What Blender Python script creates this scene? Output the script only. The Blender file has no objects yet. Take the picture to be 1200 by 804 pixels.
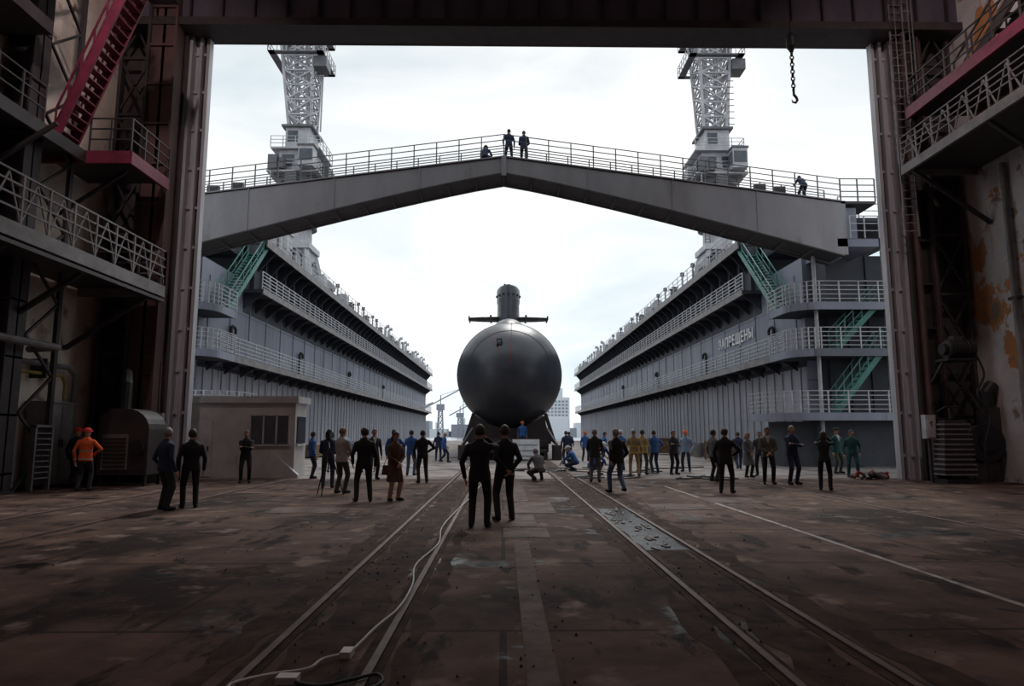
import bpy, math, random
from mathutils import Vector, Matrix
random.seed(7)
V=Vector
scene=bpy.context.scene
col=scene.collection
scene.view_settings.view_transform='Standard'
scene.view_settings.look='None'
scene.view_settings.exposure=0.0

# ------------------------------------------------------------------ materials
def mat(name,c1,c2=None,rough=0.6,metal=0.0,scale=2.0,stretch=(1,1,1),bump=0.0,detail=6,lo=0.35,hi=0.65,spec=0.5):
    m=bpy.data.materials.new(name); m.use_nodes=True
    nt=m.node_tree; b=nt.nodes['Principled BSDF']
    b.inputs['Roughness'].default_value=rough
    b.inputs['Metallic'].default_value=metal
    b.inputs['Specular IOR Level'].default_value=spec
    if c2 is None: c2=tuple(x*0.75 for x in c1)
    tc=nt.nodes.new('ShaderNodeTexCoord'); mp=nt.nodes.new('ShaderNodeMapping')
    mp.inputs['Scale'].default_value=stretch
    nz=nt.nodes.new('ShaderNodeTexNoise'); nz.inputs['Scale'].default_value=scale; nz.inputs['Detail'].default_value=detail
    nz.inputs['Roughness'].default_value=0.65
    rp=nt.nodes.new('ShaderNodeValToRGB')
    rp.color_ramp.elements[0].position=lo; rp.color_ramp.elements[1].position=hi
    rp.color_ramp.elements[0].color=(*c1,1); rp.color_ramp.elements[1].color=(*c2,1)
    nt.links.new(tc.outputs['Object'],mp.inputs['Vector']); nt.links.new(mp.outputs[0],nz.inputs['Vector'])
    nt.links.new(nz.outputs[0],rp.inputs[0]); nt.links.new(rp.outputs[0],b.inputs['Base Color'])
    if bump>0:
        bp=nt.nodes.new('ShaderNodeBump'); bp.inputs['Strength'].default_value=bump; bp.inputs['Distance'].default_value=0.02
        nt.links.new(nz.outputs[0],bp.inputs['Height']); nt.links.new(bp.outputs[0],b.inputs['Normal'])
    return m

def overlay(m,color,scale,lo,hi,stretch=(1,1,1),seed=0.0,rough=None):
    """mix a second noise-masked colour over the base colour (and optionally a roughness)"""
    nt=m.node_tree; b=nt.nodes['Principled BSDF']
    src=b.inputs['Base Color'].links[0].from_socket
    tc=nt.nodes.new('ShaderNodeTexCoord'); mp=nt.nodes.new('ShaderNodeMapping')
    mp.inputs['Scale'].default_value=stretch; mp.inputs['Location'].default_value=(seed,seed*2,seed*3)
    nz=nt.nodes.new('ShaderNodeTexNoise'); nz.inputs['Scale'].default_value=scale; nz.inputs['Detail'].default_value=10; nz.inputs['Roughness'].default_value=.62
    rp=nt.nodes.new('ShaderNodeValToRGB'); rp.color_ramp.elements[0].position=lo; rp.color_ramp.elements[1].position=hi
    mx=nt.nodes.new('ShaderNodeMix'); mx.data_type='RGBA'
    nt.links.new(tc.outputs['Object'],mp.inputs['Vector']); nt.links.new(mp.outputs[0],nz.inputs['Vector'])
    nt.links.new(nz.outputs[0],rp.inputs[0]); nt.links.new(rp.outputs[0],mx.inputs['Factor'])
    nt.links.new(src,mx.inputs['A']); mx.inputs['B'].default_value=(*color,1)
    nt.links.new(mx.outputs['Result'],b.inputs['Base Color'])
    if rough is not None:
        mr=nt.nodes.new('ShaderNodeMapRange'); mr.inputs['To Min'].default_value=b.inputs['Roughness'].default_value; mr.inputs['To Max'].default_value=rough
        nt.links.new(rp.outputs[0],mr.inputs['Value']); nt.links.new(mr.outputs[0],b.inputs['Roughness'])
    return m

def seams(m,bw,bh,axes='XY',dark=0.45,size=0.012,offset=0.5):
    nt=m.node_tree; b=nt.nodes['Principled BSDF']
    src=b.inputs['Base Color'].links[0].from_socket
    tc=nt.nodes.new('ShaderNodeTexCoord'); sp=nt.nodes.new('ShaderNodeSeparateXYZ'); cb=nt.nodes.new('ShaderNodeCombineXYZ')
    nt.links.new(tc.outputs['Object'],sp.inputs[0])
    nt.links.new(sp.outputs[axes[0]],cb.inputs[0]); nt.links.new(sp.outputs[axes[1]],cb.inputs[1])
    br=nt.nodes.new('ShaderNodeTexBrick'); br.inputs['Scale'].default_value=1.0
    br.inputs['Brick Width'].default_value=bw; br.inputs['Row Height'].default_value=bh
    br.inputs['Mortar Size'].default_value=size; br.offset=offset
    br.inputs['Color1'].default_value=(1,1,1,1); br.inputs['Color2'].default_value=(.78,.78,.78,1); br.inputs['Mortar'].default_value=(dark,dark,dark,1)
    nt.links.new(cb.outputs[0],br.inputs['Vector'])
    mx=nt.nodes.new('ShaderNodeMix'); mx.data_type='RGBA'; mx.blend_type='MULTIPLY'; mx.inputs['Factor'].default_value=1
    nt.links.new(src,mx.inputs['A']); nt.links.new(br.outputs['Color'],mx.inputs['B'])
    nt.links.new(mx.outputs['Result'],b.inputs['Base Color'])
    return m

M={}
M['floor']=mat('floor_concrete',(.055,.030,.023),(.175,.112,.088),rough=.82,scale=.9,bump=.8,detail=15,lo=.34,hi=.66,spec=.16)
seams(M['floor'],6.0,3.0,dark=.3,size=.03)
overlay(M['floor'],(.020,.011,.009),.33,.50,.62,seed=3)
overlay(M['floor'],(.27,.20,.17),1.3,.57,.70,seed=9)
overlay(M['floor'],(.014,.008,.007),2.4,.56,.64,stretch=(1,.35,1),seed=17)
overlay(M['floor'],(.15,.062,.035),5,.60,.70,seed=21)
overlay(M['floor'],(.008,.006,.006),.8,.60,.66,seed=31,rough=.35)
M['yard']=mat('yard_concrete',(.15,.13,.125),(.27,.245,.24),rough=.8,scale=.5,bump=.5,detail=12,spec=.25)
overlay(M['yard'],(.045,.035,.033),.6,.50,.64,seed=4)
M['water']=mat('harbour_water',(.10,.13,.16),(.2,.24,.28),rough=.2,scale=.05)
M['rail']=mat('rail_steel',(.075,.036,.026),(.14,.10,.09),rough=.6,metal=.2,scale=3)
M['groove']=mat('rail_bed_grime',(.014,.008,.006),(.085,.048,.036),rough=.85,scale=2.6,bump=1.0,detail=14,spec=.15)
M['pit']=mat('wet_steel_grate',(.008,.008,.011),(.035,.038,.048),rough=.22,metal=.2,scale=4,bump=.7,detail=10)
M['slab']=mat('pale_slab',(.17,.125,.11),(.055,.036,.030),rough=.75,scale=1.8,bump=.5,detail=13,spec=.2)
M['paintline']=mat('worn_white_line',(.45,.42,.40),(.12,.09,.08),rough=.6,scale=4)
M['plaster']=mat('old_plaster',(.74,.72,.74),(.52,.50,.52),rough=.9,scale=.7,bump=.2,detail=10)
overlay(M['plaster'],(.52,.24,.10),.42,.53,.55,seed=2.2)
overlay(M['plaster'],(.25,.19,.16),1.1,.58,.64,seed=7)
overlay(M['plaster'],(.40,.26,.17),1.6,.58,.66,stretch=(1,1,.15),seed=12)
M['plasterL']=mat('left_plaster',(.86,.78,.70),(.58,.50,.44),rough=.9,scale=.6,bump=.2,detail=10)
overlay(M['plasterL'],(.28,.19,.15),.9,.57,.66,seed=5)
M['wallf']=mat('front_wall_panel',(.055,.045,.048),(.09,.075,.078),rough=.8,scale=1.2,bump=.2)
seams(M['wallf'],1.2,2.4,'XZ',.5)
M['ceil']=mat('hall_ceiling',(.05,.045,.045),(.08,.07,.07),rough=.9)
M['dark']=mat('dark_steel',(.042,.036,.040),(.07,.058,.062),rough=.5,metal=.2,scale=2)
M['lintel']=mat('lintel_steel',(.12,.11,.15),(.075,.065,.092),rough=.55,scale=1,stretch=(1,1,.3))
M['brown']=mat('oxide_steel',(.13,.068,.064),(.075,.042,.042),rough=.6,scale=1.4)
M['magenta']=mat('magenta_light_tint',(.27,.035,.085),(.14,.02,.045),rough=.5,scale=2)  # magenta lamp light on stairs and gallery edges, put into their colour
M['guide']=mat('door_guide_paint',(.62,.63,.68),(.38,.38,.42),rough=.45,scale=1,stretch=(1,1,.2))
M['midgrey']=mat('mid_grey_paint',(.26,.25,.26),(.15,.14,.145),rough=.6,scale=1.5)
M['dock']=mat('dock_plate_bluegrey',(.285,.315,.405),(.205,.225,.295),rough=.6,scale=.8,stretch=(1,1,.12),bump=.08,lo=.35,hi=.7)
overlay(M['dock'],(.12,.10,.10),1.2,.61,.72,stretch=(1,1,.10),seed=3)
seams(M['dock'],6.0,2.2,'YZ',.5,.04)
M['dockrib']=mat('dock_lower_plate',(.38,.40,.46),(.26,.27,.32),rough=.65,scale=.8,stretch=(1,1,.12))
overlay(M['dockrib'],(.14,.11,.10),1.0,.6,.72,stretch=(1,1,.12),seed=8)
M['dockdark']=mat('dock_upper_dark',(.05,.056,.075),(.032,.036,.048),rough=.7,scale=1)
M['dockrail']=mat('dock_railing_paint',(.55,.57,.62),(.38,.39,.43),rough=.5,scale=3)
M['bridge']=mat('bridge_grey',(.34,.345,.38),(.25,.25,.275),rough=.55,scale=.7,stretch=(1,1,.3),lo=.35,hi=.7)
overlay(M['bridge'],(.14,.115,.105),1.1,.60,.74,stretch=(.6,1,.25),seed=1)
M['bridgerail']=mat('bridge_railing_paint',(.17,.175,.19),(.11,.115,.125),rough=.5,scale=3)
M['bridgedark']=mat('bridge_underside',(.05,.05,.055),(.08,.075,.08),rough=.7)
M['green']=mat('green_stair_paint',(.05,.22,.19),(.03,.14,.12),rough=.5)
M['sub']=mat('submarine_rubber',(.036,.042,.058),(.055,.062,.080),rough=.36,scale=.7,bump=.12,detail=10,spec=.6)
seams(M['sub'],1.0,.8,'XZ',.82,.012)
M['subd']=mat('submarine_dark',(.02,.022,.026),(.03,.032,.036),rough=.5)
M['sublight']=mat('submarine_seam',(.13,.14,.155),(.09,.095,.105),rough=.6)
M['redline']=mat('red_chalk_line',(.34,.03,.05),rough=.6)
M['crane']=mat('crane_white',(.50,.51,.54),(.34,.34,.37),rough=.5,scale=1)
M['craned']=mat('crane_dark_parts',(.13,.135,.15),(.08,.08,.09),rough=.5)
M['glass']=mat('dark_glass',(.05,.06,.08),(.08,.09,.11),rough=.1)
M['booth']=mat('booth_panel',(.60,.585,.575),(.45,.435,.43),rough=.7,scale=1.2,bump=.1)
overlay(M['booth'],(.25,.2,.18),1.3,.6,.72,stretch=(1,1,.3),seed=6)
M['boothroof']=mat('booth_trim',(.58,.58,.60),(.42,.42,.43),rough=.6)
M['cable']=mat('white_cable',(.7,.7,.71),rough=.5)
M['black']=mat('black_rubber',(.012,.012,.014),(.02,.02,.022),rough=.6)
M['white']=mat('white_paint',(.6,.62,.66),(.42,.43,.47),rough=.5)
M['yellow']=mat('yellow_pipe',(.42,.32,.08),rough=.5)
M['red']=mat('dull_red_rag',(.26,.03,.025),rough=.7)
M['ltext']=mat('wall_lettering',(.95,.95,.97),(.85,.85,.88),rough=.6)
M['farb']=mat('far_building',(.75,.78,.84),(.6,.63,.68),rough=.8)
M['fard']=mat('far_dark',(.30,.33,.38),(.22,.24,.28),rough=.8)
M['wood']=mat('timber',(.23,.15,.09),(.12,.08,.05),rough=.8,scale=3,stretch=(1,6,1))
def cloth(name,c):
    if name not in M: M[name]=mat(name,c,tuple(x*.7 for x in c),rough=.85,scale=9,bump=.25)
    return M[name]
SK=mat('skin',(.50,.29,.21),(.42,.24,.17),rough=.55,scale=12)
EYW=mat('eye_white',(.42,.40,.39),rough=.3); EYD=mat('pupil',(.02,.015,.01),rough=.2)
LIP=mat('lips',(.33,.13,.10),rough=.5)

# ------------------------------------------------------------------ mesh builder
class MB:
    def __init__(s): s.v=[];s.f=[];s.m=[]
    def add(s,vs,fs,mi=0):
        o=len(s.v); s.v+= [tuple(v) for v in vs]; s.f+=[tuple(i+o for i in f) for f in fs]; s.m+=[mi]*len(fs)
    def box(s,x0,x1,y0,y1,z0,z1,mi=0):
        if x0>x1:x0,x1=x1,x0
        if y0>y1:y0,y1=y1,y0
        if z0>z1:z0,z1=z1,z0
        s.add([(x0,y0,z0),(x1,y0,z0),(x1,y1,z0),(x0,y1,z0),(x0,y0,z1),(x1,y0,z1),(x1,y1,z1),(x0,y1,z1)],
              [(0,3,2,1),(4,5,6,7),(0,1,5,4),(1,2,6,5),(2,3,7,6),(3,0,4,7)],mi)
    def beam(s,p,q,w,h=None,mi=0):
        p=V(p);q=V(q);h=h or w; d=(q-p)
        if d.length<1e-6:return
        d.normalize(); up=V((0,0,1)) if abs(d.z)<.95 else V((0,1,0))
        a=d.cross(up).normalized()*w/2; b=a.cross(d).normalized()*h/2
        s.add([p-a-b,p+a-b,p+a+b,p-a+b,q-a-b,q+a-b,q+a+b,q-a+b],[(0,1,2,3),(7,6,5,4),(1,0,4,5),(2,1,5,6),(3,2,6,7),(0,3,7,4)],mi)
    def tube(s,pts,rad,n=8,mi=0):
        pts=[V(p) for p in pts]
        if not hasattr(rad,'__len__'): rad=[rad]*len(pts)
        vs=[];fs=[]
        prev=None
        for i,p in enumerate(pts):
            if i==0:d=pts[1]-pts[0]
            elif i==len(pts)-1:d=pts[-1]-pts[-2]
            else:d=(pts[i+1]-pts[i-1])
            d.normalize()
            if prev is None:
                up=V((0,0,1)) if abs(d.z)<.9 else V((0,1,0)); a=d.cross(up).normalized()
            else:
                a=(prev-d*prev.dot(d)); a=a.normalized() if a.length>1e-5 else d.orthogonal().normalized()
            prev=a;b=d.cross(a)
            for k in range(n):
                t=2*math.pi*k/n; vs.append(p+(a*math.cos(t)+b*math.sin(t))*rad[i])
        for i in range(len(pts)-1):
            for k in range(n):
                k2=(k+1)%n; fs.append((i*n+k,i*n+k2,(i+1)*n+k2,(i+1)*n+k))
        fs.append(tuple(range(n-1,-1,-1))); fs.append(tuple((len(pts)-1)*n+k for k in range(n)))
        s.add(vs,fs,mi)
    def prism(s,poly,vec,mi=0):
        n=len(poly);vec=V(vec); a=[V(p) for p in poly]; b=[p+vec for p in a]
        fs=[tuple(range(n-1,-1,-1)),tuple(range(n,2*n))]+[(i,(i+1)%n,n+(i+1)%n,n+i) for i in range(n)]
        s.add(a+b,fs,mi)
    def loft(s,rings,mi=0,close=True):
        n=len(rings[0]); vs=[p for r in rings for p in r]; fs=[]
        for i in range(len(rings)-1):
            for k in range(n):
                k2=(k+1)%n; fs.append((i*n+k,i*n+k2,(i+1)*n+k2,(i+1)*n+k))
        if close:
            fs.append(tuple(range(n-1,-1,-1))); fs.append(tuple((len(rings)-1)*n+k for k in range(n)))
        s.add(vs,fs,mi)
    def ell(s,c,r,n=12,m=8,mi=0,zmin=-1.0,R=None):
        rings=[]
        t0=math.asin(max(-1,zmin))
        for i in range(m+1):
            t=t0+(math.pi/2-t0)*i/m; t=min(max(t,-math.pi/2+.05),math.pi/2-.05)
            ring=[]
            for k in range(n):
                a=2*math.pi*k/n; p=V((r[0]*math.cos(t)*math.cos(a),r[1]*math.cos(t)*math.sin(a),r[2]*math.sin(t)))
                if R is not None:p=R@p
                ring.append(V(c)+p)
            rings.append(ring)
        s.loft(rings,mi)
    def railing(s,pts,h=1.1,sp=1.5,rails=(1.0,.66,.33),r=.035,mi=0,rr=None):
        rr=rr or r*.75
        for i in range(len(pts)-1):
            p=V(pts[i]);q=V(pts[i+1]);L=(q-p).length
            for f in rails: s.beam(p+V((0,0,h*f)),q+V((0,0,h*f)),rr,rr,mi)
            n=max(1,round(L/sp))
            for k in range(n+(1 if i==len(pts)-2 else 0)):
                c=p.lerp(q,k/n); s.beam(c,c+V((0,0,h)),r,r,mi)
    def stair(s,p,q,w,n,mi=0,rail=1.0,mr=None,th=.05):
        p=V(p);q=V(q);w=V(w); mr=mi if mr is None else mr
        for o in (V((0,0,0)),w):
            s.beam(p+o,q+o,.06,.26,mi)
            if rail:
                up=V((0,0,rail)); s.beam(p+o+up,q+o+up,.05,.05,mr); s.beam(p+o+up*.5,q+o+up*.5,.035,.035,mr)
                for k in range(0,n+1,max(1,n//5)):
                    c=p.lerp(q,k/n)+o; s.beam(c,c+up,.045,.045,mr)
        d=q-p; dh=V((d.x,d.y,0))
        if dh.length>0: dh=dh.normalized()*.13
        for k in range(1,n):
            c=p.lerp(q,k/n)
            a=[c-dh,c+dh,c+dh+w,c-dh+w]; s.prism(a,(0,0,.035),mi)
    def lattice(s,c0,h0,c1,h1,n,r,mi=0):
        c0=V(c0);c1=V(c1)
        sg=[(-1,-1),(1,-1),(1,1),(-1,1)]
        def P(k,i):
            t=i/n; c=c0.lerp(c1,t); h=h0+(h1-h0)*t; return c+V((sg[k][0]*h,sg[k][1]*h,0))
        for k in range(4):
            s.beam(P(k,0),P(k,n),r*1.7,r*1.7,mi)
            for i in range(n+1):
                s.beam(P(k,i),P((k+1)%4,i),r,r,mi)
                if i<n:
                    s.beam(P(k,i),P((k+1)%4,i+1),r,r,mi); s.beam(P((k+1)%4,i),P(k,i+1),r,r,mi)
    def obj(s,name,mats,parent=None,smooth=False,loc=None):
        me=bpy.data.meshes.new(name); me.from_pydata(s.v,[],s.f); me.update()
        for m in mats: me.materials.append(M[m] if isinstance(m,str) else m)
        me.polygons.foreach_set('material_index',s.m)
        if smooth: me.polygons.foreach_set('use_smooth',[True]*len(me.polygons))
        o=bpy.data.objects.new(name,me); col.objects.link(o)
        if parent:o.parent=parent
        if loc:o.location=loc
        return o
def empty(name,loc=(0,0,0)):
    e=bpy.data.objects.new(name,None); e.location=loc; e.empty_display_size=.3; col.objects.link(e); return e
def smooth(pts,n=6):
    out=[]; P=[V(p) for p in pts]; P=[P[0]]+P+[P[-1]]
    for i in range(1,len(P)-2):
        for k in range(n):
            t=k/n; out.append(.5*((2*P[i])+(-P[i-1]+P[i+1])*t+(2*P[i-1]-5*P[i]+4*P[i+1]-P[i+2])*t*t+(-P[i-1]+3*P[i]-3*P[i+1]+P[i+2])*t**3))
    out.append(P[-2]); return out

# ------------------------------------------------------------------ shell
XL,XR,YF=-14.5,17.0,24.5
DL,DR,DZ=-11.12,14.05,16.5
b=MB(); b.box(XL-.4,XR+.4,-16,YF+.6,-.3,0); b.obj('floor',['floor'])
b=MB(); b.box(-400,400,YF+.6,143,-.3,0); b.box(-400,XL-.4,-60,YF+.6,-.3,0);b.box(XR+.4,400,-60,YF+.6,-.3,0); b.obj('yard_ground',['yard'])
b=MB(); b.box(-900,900,143,3000,-1.4,-1.0); b.obj('harbour_water',['water'])
b=MB(); b.box(XL-.4,XL,-16,YF,0,21); b.obj('wall_left',['plasterL'])
b=MB(); b.box(XR,XR+.4,-16,YF,0,21); b.obj('wall_right',['plaster'])
b=MB(); b.box(XL-.4,XR+.4,-16.4,-16,0,21); b.obj('wall_back',['plaster'])
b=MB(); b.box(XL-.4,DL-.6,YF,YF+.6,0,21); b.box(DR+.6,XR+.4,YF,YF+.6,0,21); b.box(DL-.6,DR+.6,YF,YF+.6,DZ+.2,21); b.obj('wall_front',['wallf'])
b=MB(); b.box(XL-.4,XR+.4,-16,YF+.6,21,21.4)
for y in range(-14,24,6):
    b.box(XL,XR,y,y+.3,19.9,20.2)
    for k in range(10):
        x=XL+k*3.15; b.beam((x,y+.15,20.1),(x+1.57,y+.15,21),.15); b.beam((x+1.57,y+.15,21),(x+3.15,y+.15,20.1),.15)
b.obj('ceiling',['ceil'])
# gate frame: lintel beam + guide posts
b=MB()
b.box(XL,XR,23.6,24.4,16.75,17.9,3); b.box(XL,XR,23.35,24.5,16.45,16.75,0); b.box(XL,XR,23.35,24.5,17.9,18.05,0)
for k in range(27): b.box(XL+.6+k*1.17,XL+.66+k*1.17,23.4,23.6,16.75,17.9,0)
b.box(XL,XR,22.9,23.1,18.7,19.3,0)
for sx,x in ((-1,DL),(1,DR)):
    b.box(x,x+sx*.12,24.3,24.6,0,16.5,1)
    b.box(x+sx*.12,x+sx*.34,24.45,24.55,0,16.5,2)
    b.box(x+sx*.24,x+sx*.34,24.2,24.5,0,16.5,1)
    b.box(x+sx*.34,x+sx*.56,24.45,24.55,0,16.5,1)
    b.box(x+sx*.56,x+sx*.66,24.1,24.6,0,16.5,1)
    for k in range(11): b.box(x+sx*.02,x+sx*.6,24.38,24.45,.8+k*1.5,.9+k*1.5,1)
    b.box(x+sx*.66,x+sx*.74,23.9,24.6,0,16.5,0)
b.obj('gate_frame',['dark','guide','black','lintel'])

def hcol(b,x0,x1,y0,y1,z1,mi):
    b.box(x0,x0+.06,y0,y1,0,z1,mi);b.box(x1-.06,x1,y0,y1,0,z1,mi);b.box(x0,x1,(y0+y1)/2-.03,(y0+y1)/2+.03,0,z1,mi)
    for k in range(int(z1/1.6)): b.box(x0,x1,y0+.02,y1-.02,.5+k*1.6,.56+k*1.6,mi)
b=MB(); b.box(-12.9,-11.95,23.4,23.46,0,18.5,0);b.box(-12.9,-11.95,24.3,24.36,0,18.5,0);b.box(-12.45,-12.35,23.4,24.3,0,18.5,0)
for k in range(12): b.box(-12.85,-12.0,23.33,23.4,.6+k*1.5,.7+k*1.5,0)
b.box(-12.95,-12.85,23.3,24.4,0,18.5,1); b.box(-11.98,-11.9,23.3,24.4,0,18.5,0)
b.obj('gate_column',['brown','dark'])
b=MB(); hcol(b,14.95,15.45,23.75,24.3,18.5,0); b.box(15.45,15.5,23.7,24.3,0,18.5,1); b.box(14.88,14.95,23.65,24.3,0,18.5,1); b.obj('gate_column',['dark','brown'])
def trussp(name,x0,x1,y,z1,step=2.2):
    b=MB()
    b.box(x0,x0+.12,y-.1,y+.1,0,z1);b.box(x1-.12,x1,y-.1,y+.1,0,z1)
    z=0.0
    while z<z1-.1:
        z2=min(z+step,z1)
        b.beam((x0,y,z2),(x1,y,z2),.1,.1); b.beam((x0,y,z),(x1,y,z2),.07,.07); b.beam((x1,y,z),(x0,y,z2),.07,.07)
        z=z2
    return b.obj(name,['dark'])
trussp('lattice_pillar',-14.2,-13.05,23.9,18.4); trussp('lattice_pillar',15.6,16.8,24.0,18.4)
b=MB(); hcol(b,-14.35,-13.55,18.6,19.3,20,0); b.box(-14.4,-13.5,18.5,19.4,0,.06,0)
for k in range(9): b.beam((-13.55,19.3,k*2.2),(-13.55,20.6,k*2.2+1.1),.07); b.beam((-13.55,20.6,k*2.2+1.1),(-13.55,19.3,k*2.2+2.2),.07)
b.box(-13.6,-13.48,20.55,20.7,0,19.8,0)
b.obj('hall_column',['dark'])

# left service gallery
b=MB()
def gallery(b,x0,x1,y0,y1,z,ms,mr,h=1.25,fas=.34,edge=None):
    e=x1 if edge is None else edge
    b.box(x0,x1,y0,y1,z,z+.06,ms); b.box(e-.05,e+.05,y0,y1,z-fas+.06,z+.1,mr)
    b.box(x0,x1,y0,y0+.08,z-fas+.06,z+.1,ms)
    b.box(x0,x1,y1-.08,y1,z-fas+.06,z+.1,mr)
    b.railing([(e,y0,z+.06),(e,y1,z+.06)],h,1.0,(1,.78,.55,.3),.06,mr,.045)
EG=-11.6
gallery(b,-14.45,EG,12,23.0,6.5,0,1)
b.railing([(-14.3,23.0,6.56),(EG,23.0,6.56)],1.25,.9,(1,.7,.4),.06,1,.045)
for k in range(11):
    y=12+k; b.beam((EG,y,6.6),(EG,y+.5,7.75),.035,.035,1); b.beam((EG,y+.5,7.75),(EG,y+1,6.6),.035,.035,1)
for y in (13,16,19,22.5): b.beam((EG-.05,y,6.3),(-14.45,y,4.4),.13,.13,0)
b.box(EG-.2,EG+.05,12,23,6.05,6.15,0)
b.obj('service_gallery',['dark','midgrey'])
b=MB()
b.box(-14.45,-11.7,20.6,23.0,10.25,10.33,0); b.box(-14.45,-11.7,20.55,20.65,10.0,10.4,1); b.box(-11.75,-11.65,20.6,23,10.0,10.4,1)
b.railing([(-13.0,20.6,10.33),(-11.7,20.6,10.33),(-11.7,23,10.33)],1.15,.8,(1,.7,.4),.05,0,.04)
b.box(-14.45,-13.1,14,20.6,10.25,10.33,0); b.box(-13.15,-13.05,14,20.6,10.0,10.38,0)
b.railing([(-13.1,14,10.33),(-13.1,18.6,10.33)],1.15,1.0,(1,.7,.4),.05,0,.04)
for y in (15,18,21.5): b.beam((-12.3,y,10.1),(-14.45,y,8.6),.1,.1,0)
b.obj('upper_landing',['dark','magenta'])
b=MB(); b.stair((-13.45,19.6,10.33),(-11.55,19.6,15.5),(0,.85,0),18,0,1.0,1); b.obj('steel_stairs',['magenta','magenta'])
b=MB(); b.box(-14.45,-12.2,15,18.5,15.5,15.6,0);b.box(-12.25,-12.15,15,18.5,15.2,15.65,0); b.railing([(-12.2,15,15.6),(-12.2,18.5,15.6)],1.1,1,(1,.6),.05,0); b.box(-11.5,-10.6,19.1,20.8,15.5,15.6,0)
b.box(-14.45,-13.0,12,18.5,13.0,13.4,0)
b.obj('top_landing',['dark'])
# right galleries
b=MB()
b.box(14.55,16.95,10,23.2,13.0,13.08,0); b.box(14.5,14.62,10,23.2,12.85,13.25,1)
b.railing([(14.56,10,13.1),(14.56,23.2,13.1)],1.15,1.1,(1,.7,.4),.05,0,.04)
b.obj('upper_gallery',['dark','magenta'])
b=MB()
b.box(14.3,16.95,10,23.3,11.0,11.08,0); b.box(14.25,14.36,10,23.3,10.8,11.12,1); b.box(14.3,16.95,23.2,23.3,10.8,11.12,1)
b.railing([(14.3,10,11.08),(14.3,23.3,11.08)],1.1,.9,(1,.8,.6,.4),.05,1,.035)
for k in range(14): b.beam((14.3,10+k*.95,11.1),(14.3,10.47+k*.95,12.1),.035,.035,1); b.beam((14.3,10.47+k*.95,12.1),(14.3,10.95+k*.95,11.1),.035,.035,1)
for y in (13,16,19,22.8): b.beam((14.35,y,10.8),(16.95,y,8.9),.12,.12,0)
b.box(16.0,16.95,19.0,19.8,9.0,10.5,1)
b.obj('lower_gallery',['dark','midgrey'])
b=MB()
for x in (14.35,14.85): b.beam((x,23.5,8.6),(x,23.5,19),.05,.05)
for k in range(34): b.beam((14.35,23.5,8.8+k*.3),(14.85,23.5,8.8+k*.3),.03,.03)
for k in range(7):
    z=13.6+k*.8
    b.tube([V((14.35,23.45,z))]+[V((14.6-.36*math.cos(math.pi*i/6),23.4-.6*math.sin(math.pi*i/6)-.05,z)) for i in range(7)]+[V((14.85,23.45,z))],.018,4)
for i in range(1,6):
    x=14.6-.36*math.cos(math.pi*i/6);y=23.35-.6*math.sin(math.pi*i/6); b.beam((x,y,13.6),(x,y,18.4),.025,.025)
b.obj('caged_ladder',['midgrey'])
b=MB(); b.stair((15.3,21.6,13.12),(16.3,16.5,17.5),(.5,0,0),14,0,1.0); b.obj('steel_stairs',['dark'])

# ---- left wall equipment
b=MB(); b.tube([(-14.2,14,3.75),(-14.2,22.4,3.75),(-14.2,22.8,3.5),(-14.2,22.8,0)],.09,10,0); b.tube([(-14.15,14,3.45),(-14.15,22,3.45),(-14.15,22.2,3.2),(-14.15,22.2,2.7)],.05,8,1)
b.tube([(-13.2,16,4.15),(-13.2,20.2,4.15),(-14.3,20.6,4.15)],.11,10,0)
for y in (15,17,19,21): b.box(-14.5,-14.0,y,y+.06,3.3,3.9,2)
b.obj('wall_pipes',['midgrey','yellow','dark'])
b=MB(); b.box(-14.42,-13.75,20.9,22.1,.08,2.55,0); b.box(-13.75,-13.71,20.97,21.48,.2,2.45,1); b.box(-13.75,-13.71,21.52,22.03,.2,2.45,1)
b.box(-14.4,-13.8,20.95,22.05,0,.08,2); b.box(-13.71,-13.67,21.42,21.45,1.2,1.45,2); b.box(-13.71,-13.67,21.55,21.58,1.2,1.45,2); b.box(-14.45,-13.7,20.85,22.15,2.55,2.6,1)
b.obj('electrical_cabinet',['midgrey','midgrey','black'])
b=MB()
for k in range(9): b.beam((-13.35,19.85,.35+k*.16),(-13.35,20.45,.35+k*.16),.1,.03,0)
b.box(-13.45,-13.3,19.75,19.82,.0,1.85,0); b.box(-13.45,-13.3,20.48,20.55,0,1.85,0); b.box(-13.48,-13.42,19.8,20.5,.2,1.8,1); b.box(-13.45,-13.3,19.75,20.55,1.8,1.87,0)
b.obj('louvre_panel',['midgrey','black'])
b=MB(); x0,x1,y0,y1=-12.6,-11.05,21.6,22.7
b.box(x0,x1,y0,y1,.35,1.75,0)
arc=[(x0,y0,1.75),(x1,y0,1.75)]+[(x1-.75*(1-math.cos(a)),y0,1.75+.65*math.sin(a)) for a in [math.pi/2*i/6 for i in range(1,7)]]+[(x0+.3,y0,2.4),(x0,y0,2.1)]
b.prism(arc,(0,y1-y0,0),0)
for x in (x0+.08,x1-.14):
    for y in (y0+.06,y1-.14): b.box(x,x+.08,y,y+.08,0,.35,1)
b.box(x0+.15,x1-.6,y0-.04,y0,.5,1.6,2)
for k in range(8): b.box(x0+.2,x1-.65,y0-.08,y0-.04,.6+k*.12,.64+k*.12,1)
b.tube([(x1-.3,y0-.02,1.2),(x1-.3,y0-.12,1.2)],.22,14,1); b.tube([(x0+.5,22.1,2.3),(x0+.5,22.1,3.2),(x0+.2,22.6,3.6)],.16,10,1)
b.obj('air_heater_unit',['dark','black','midgrey'])
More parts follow.
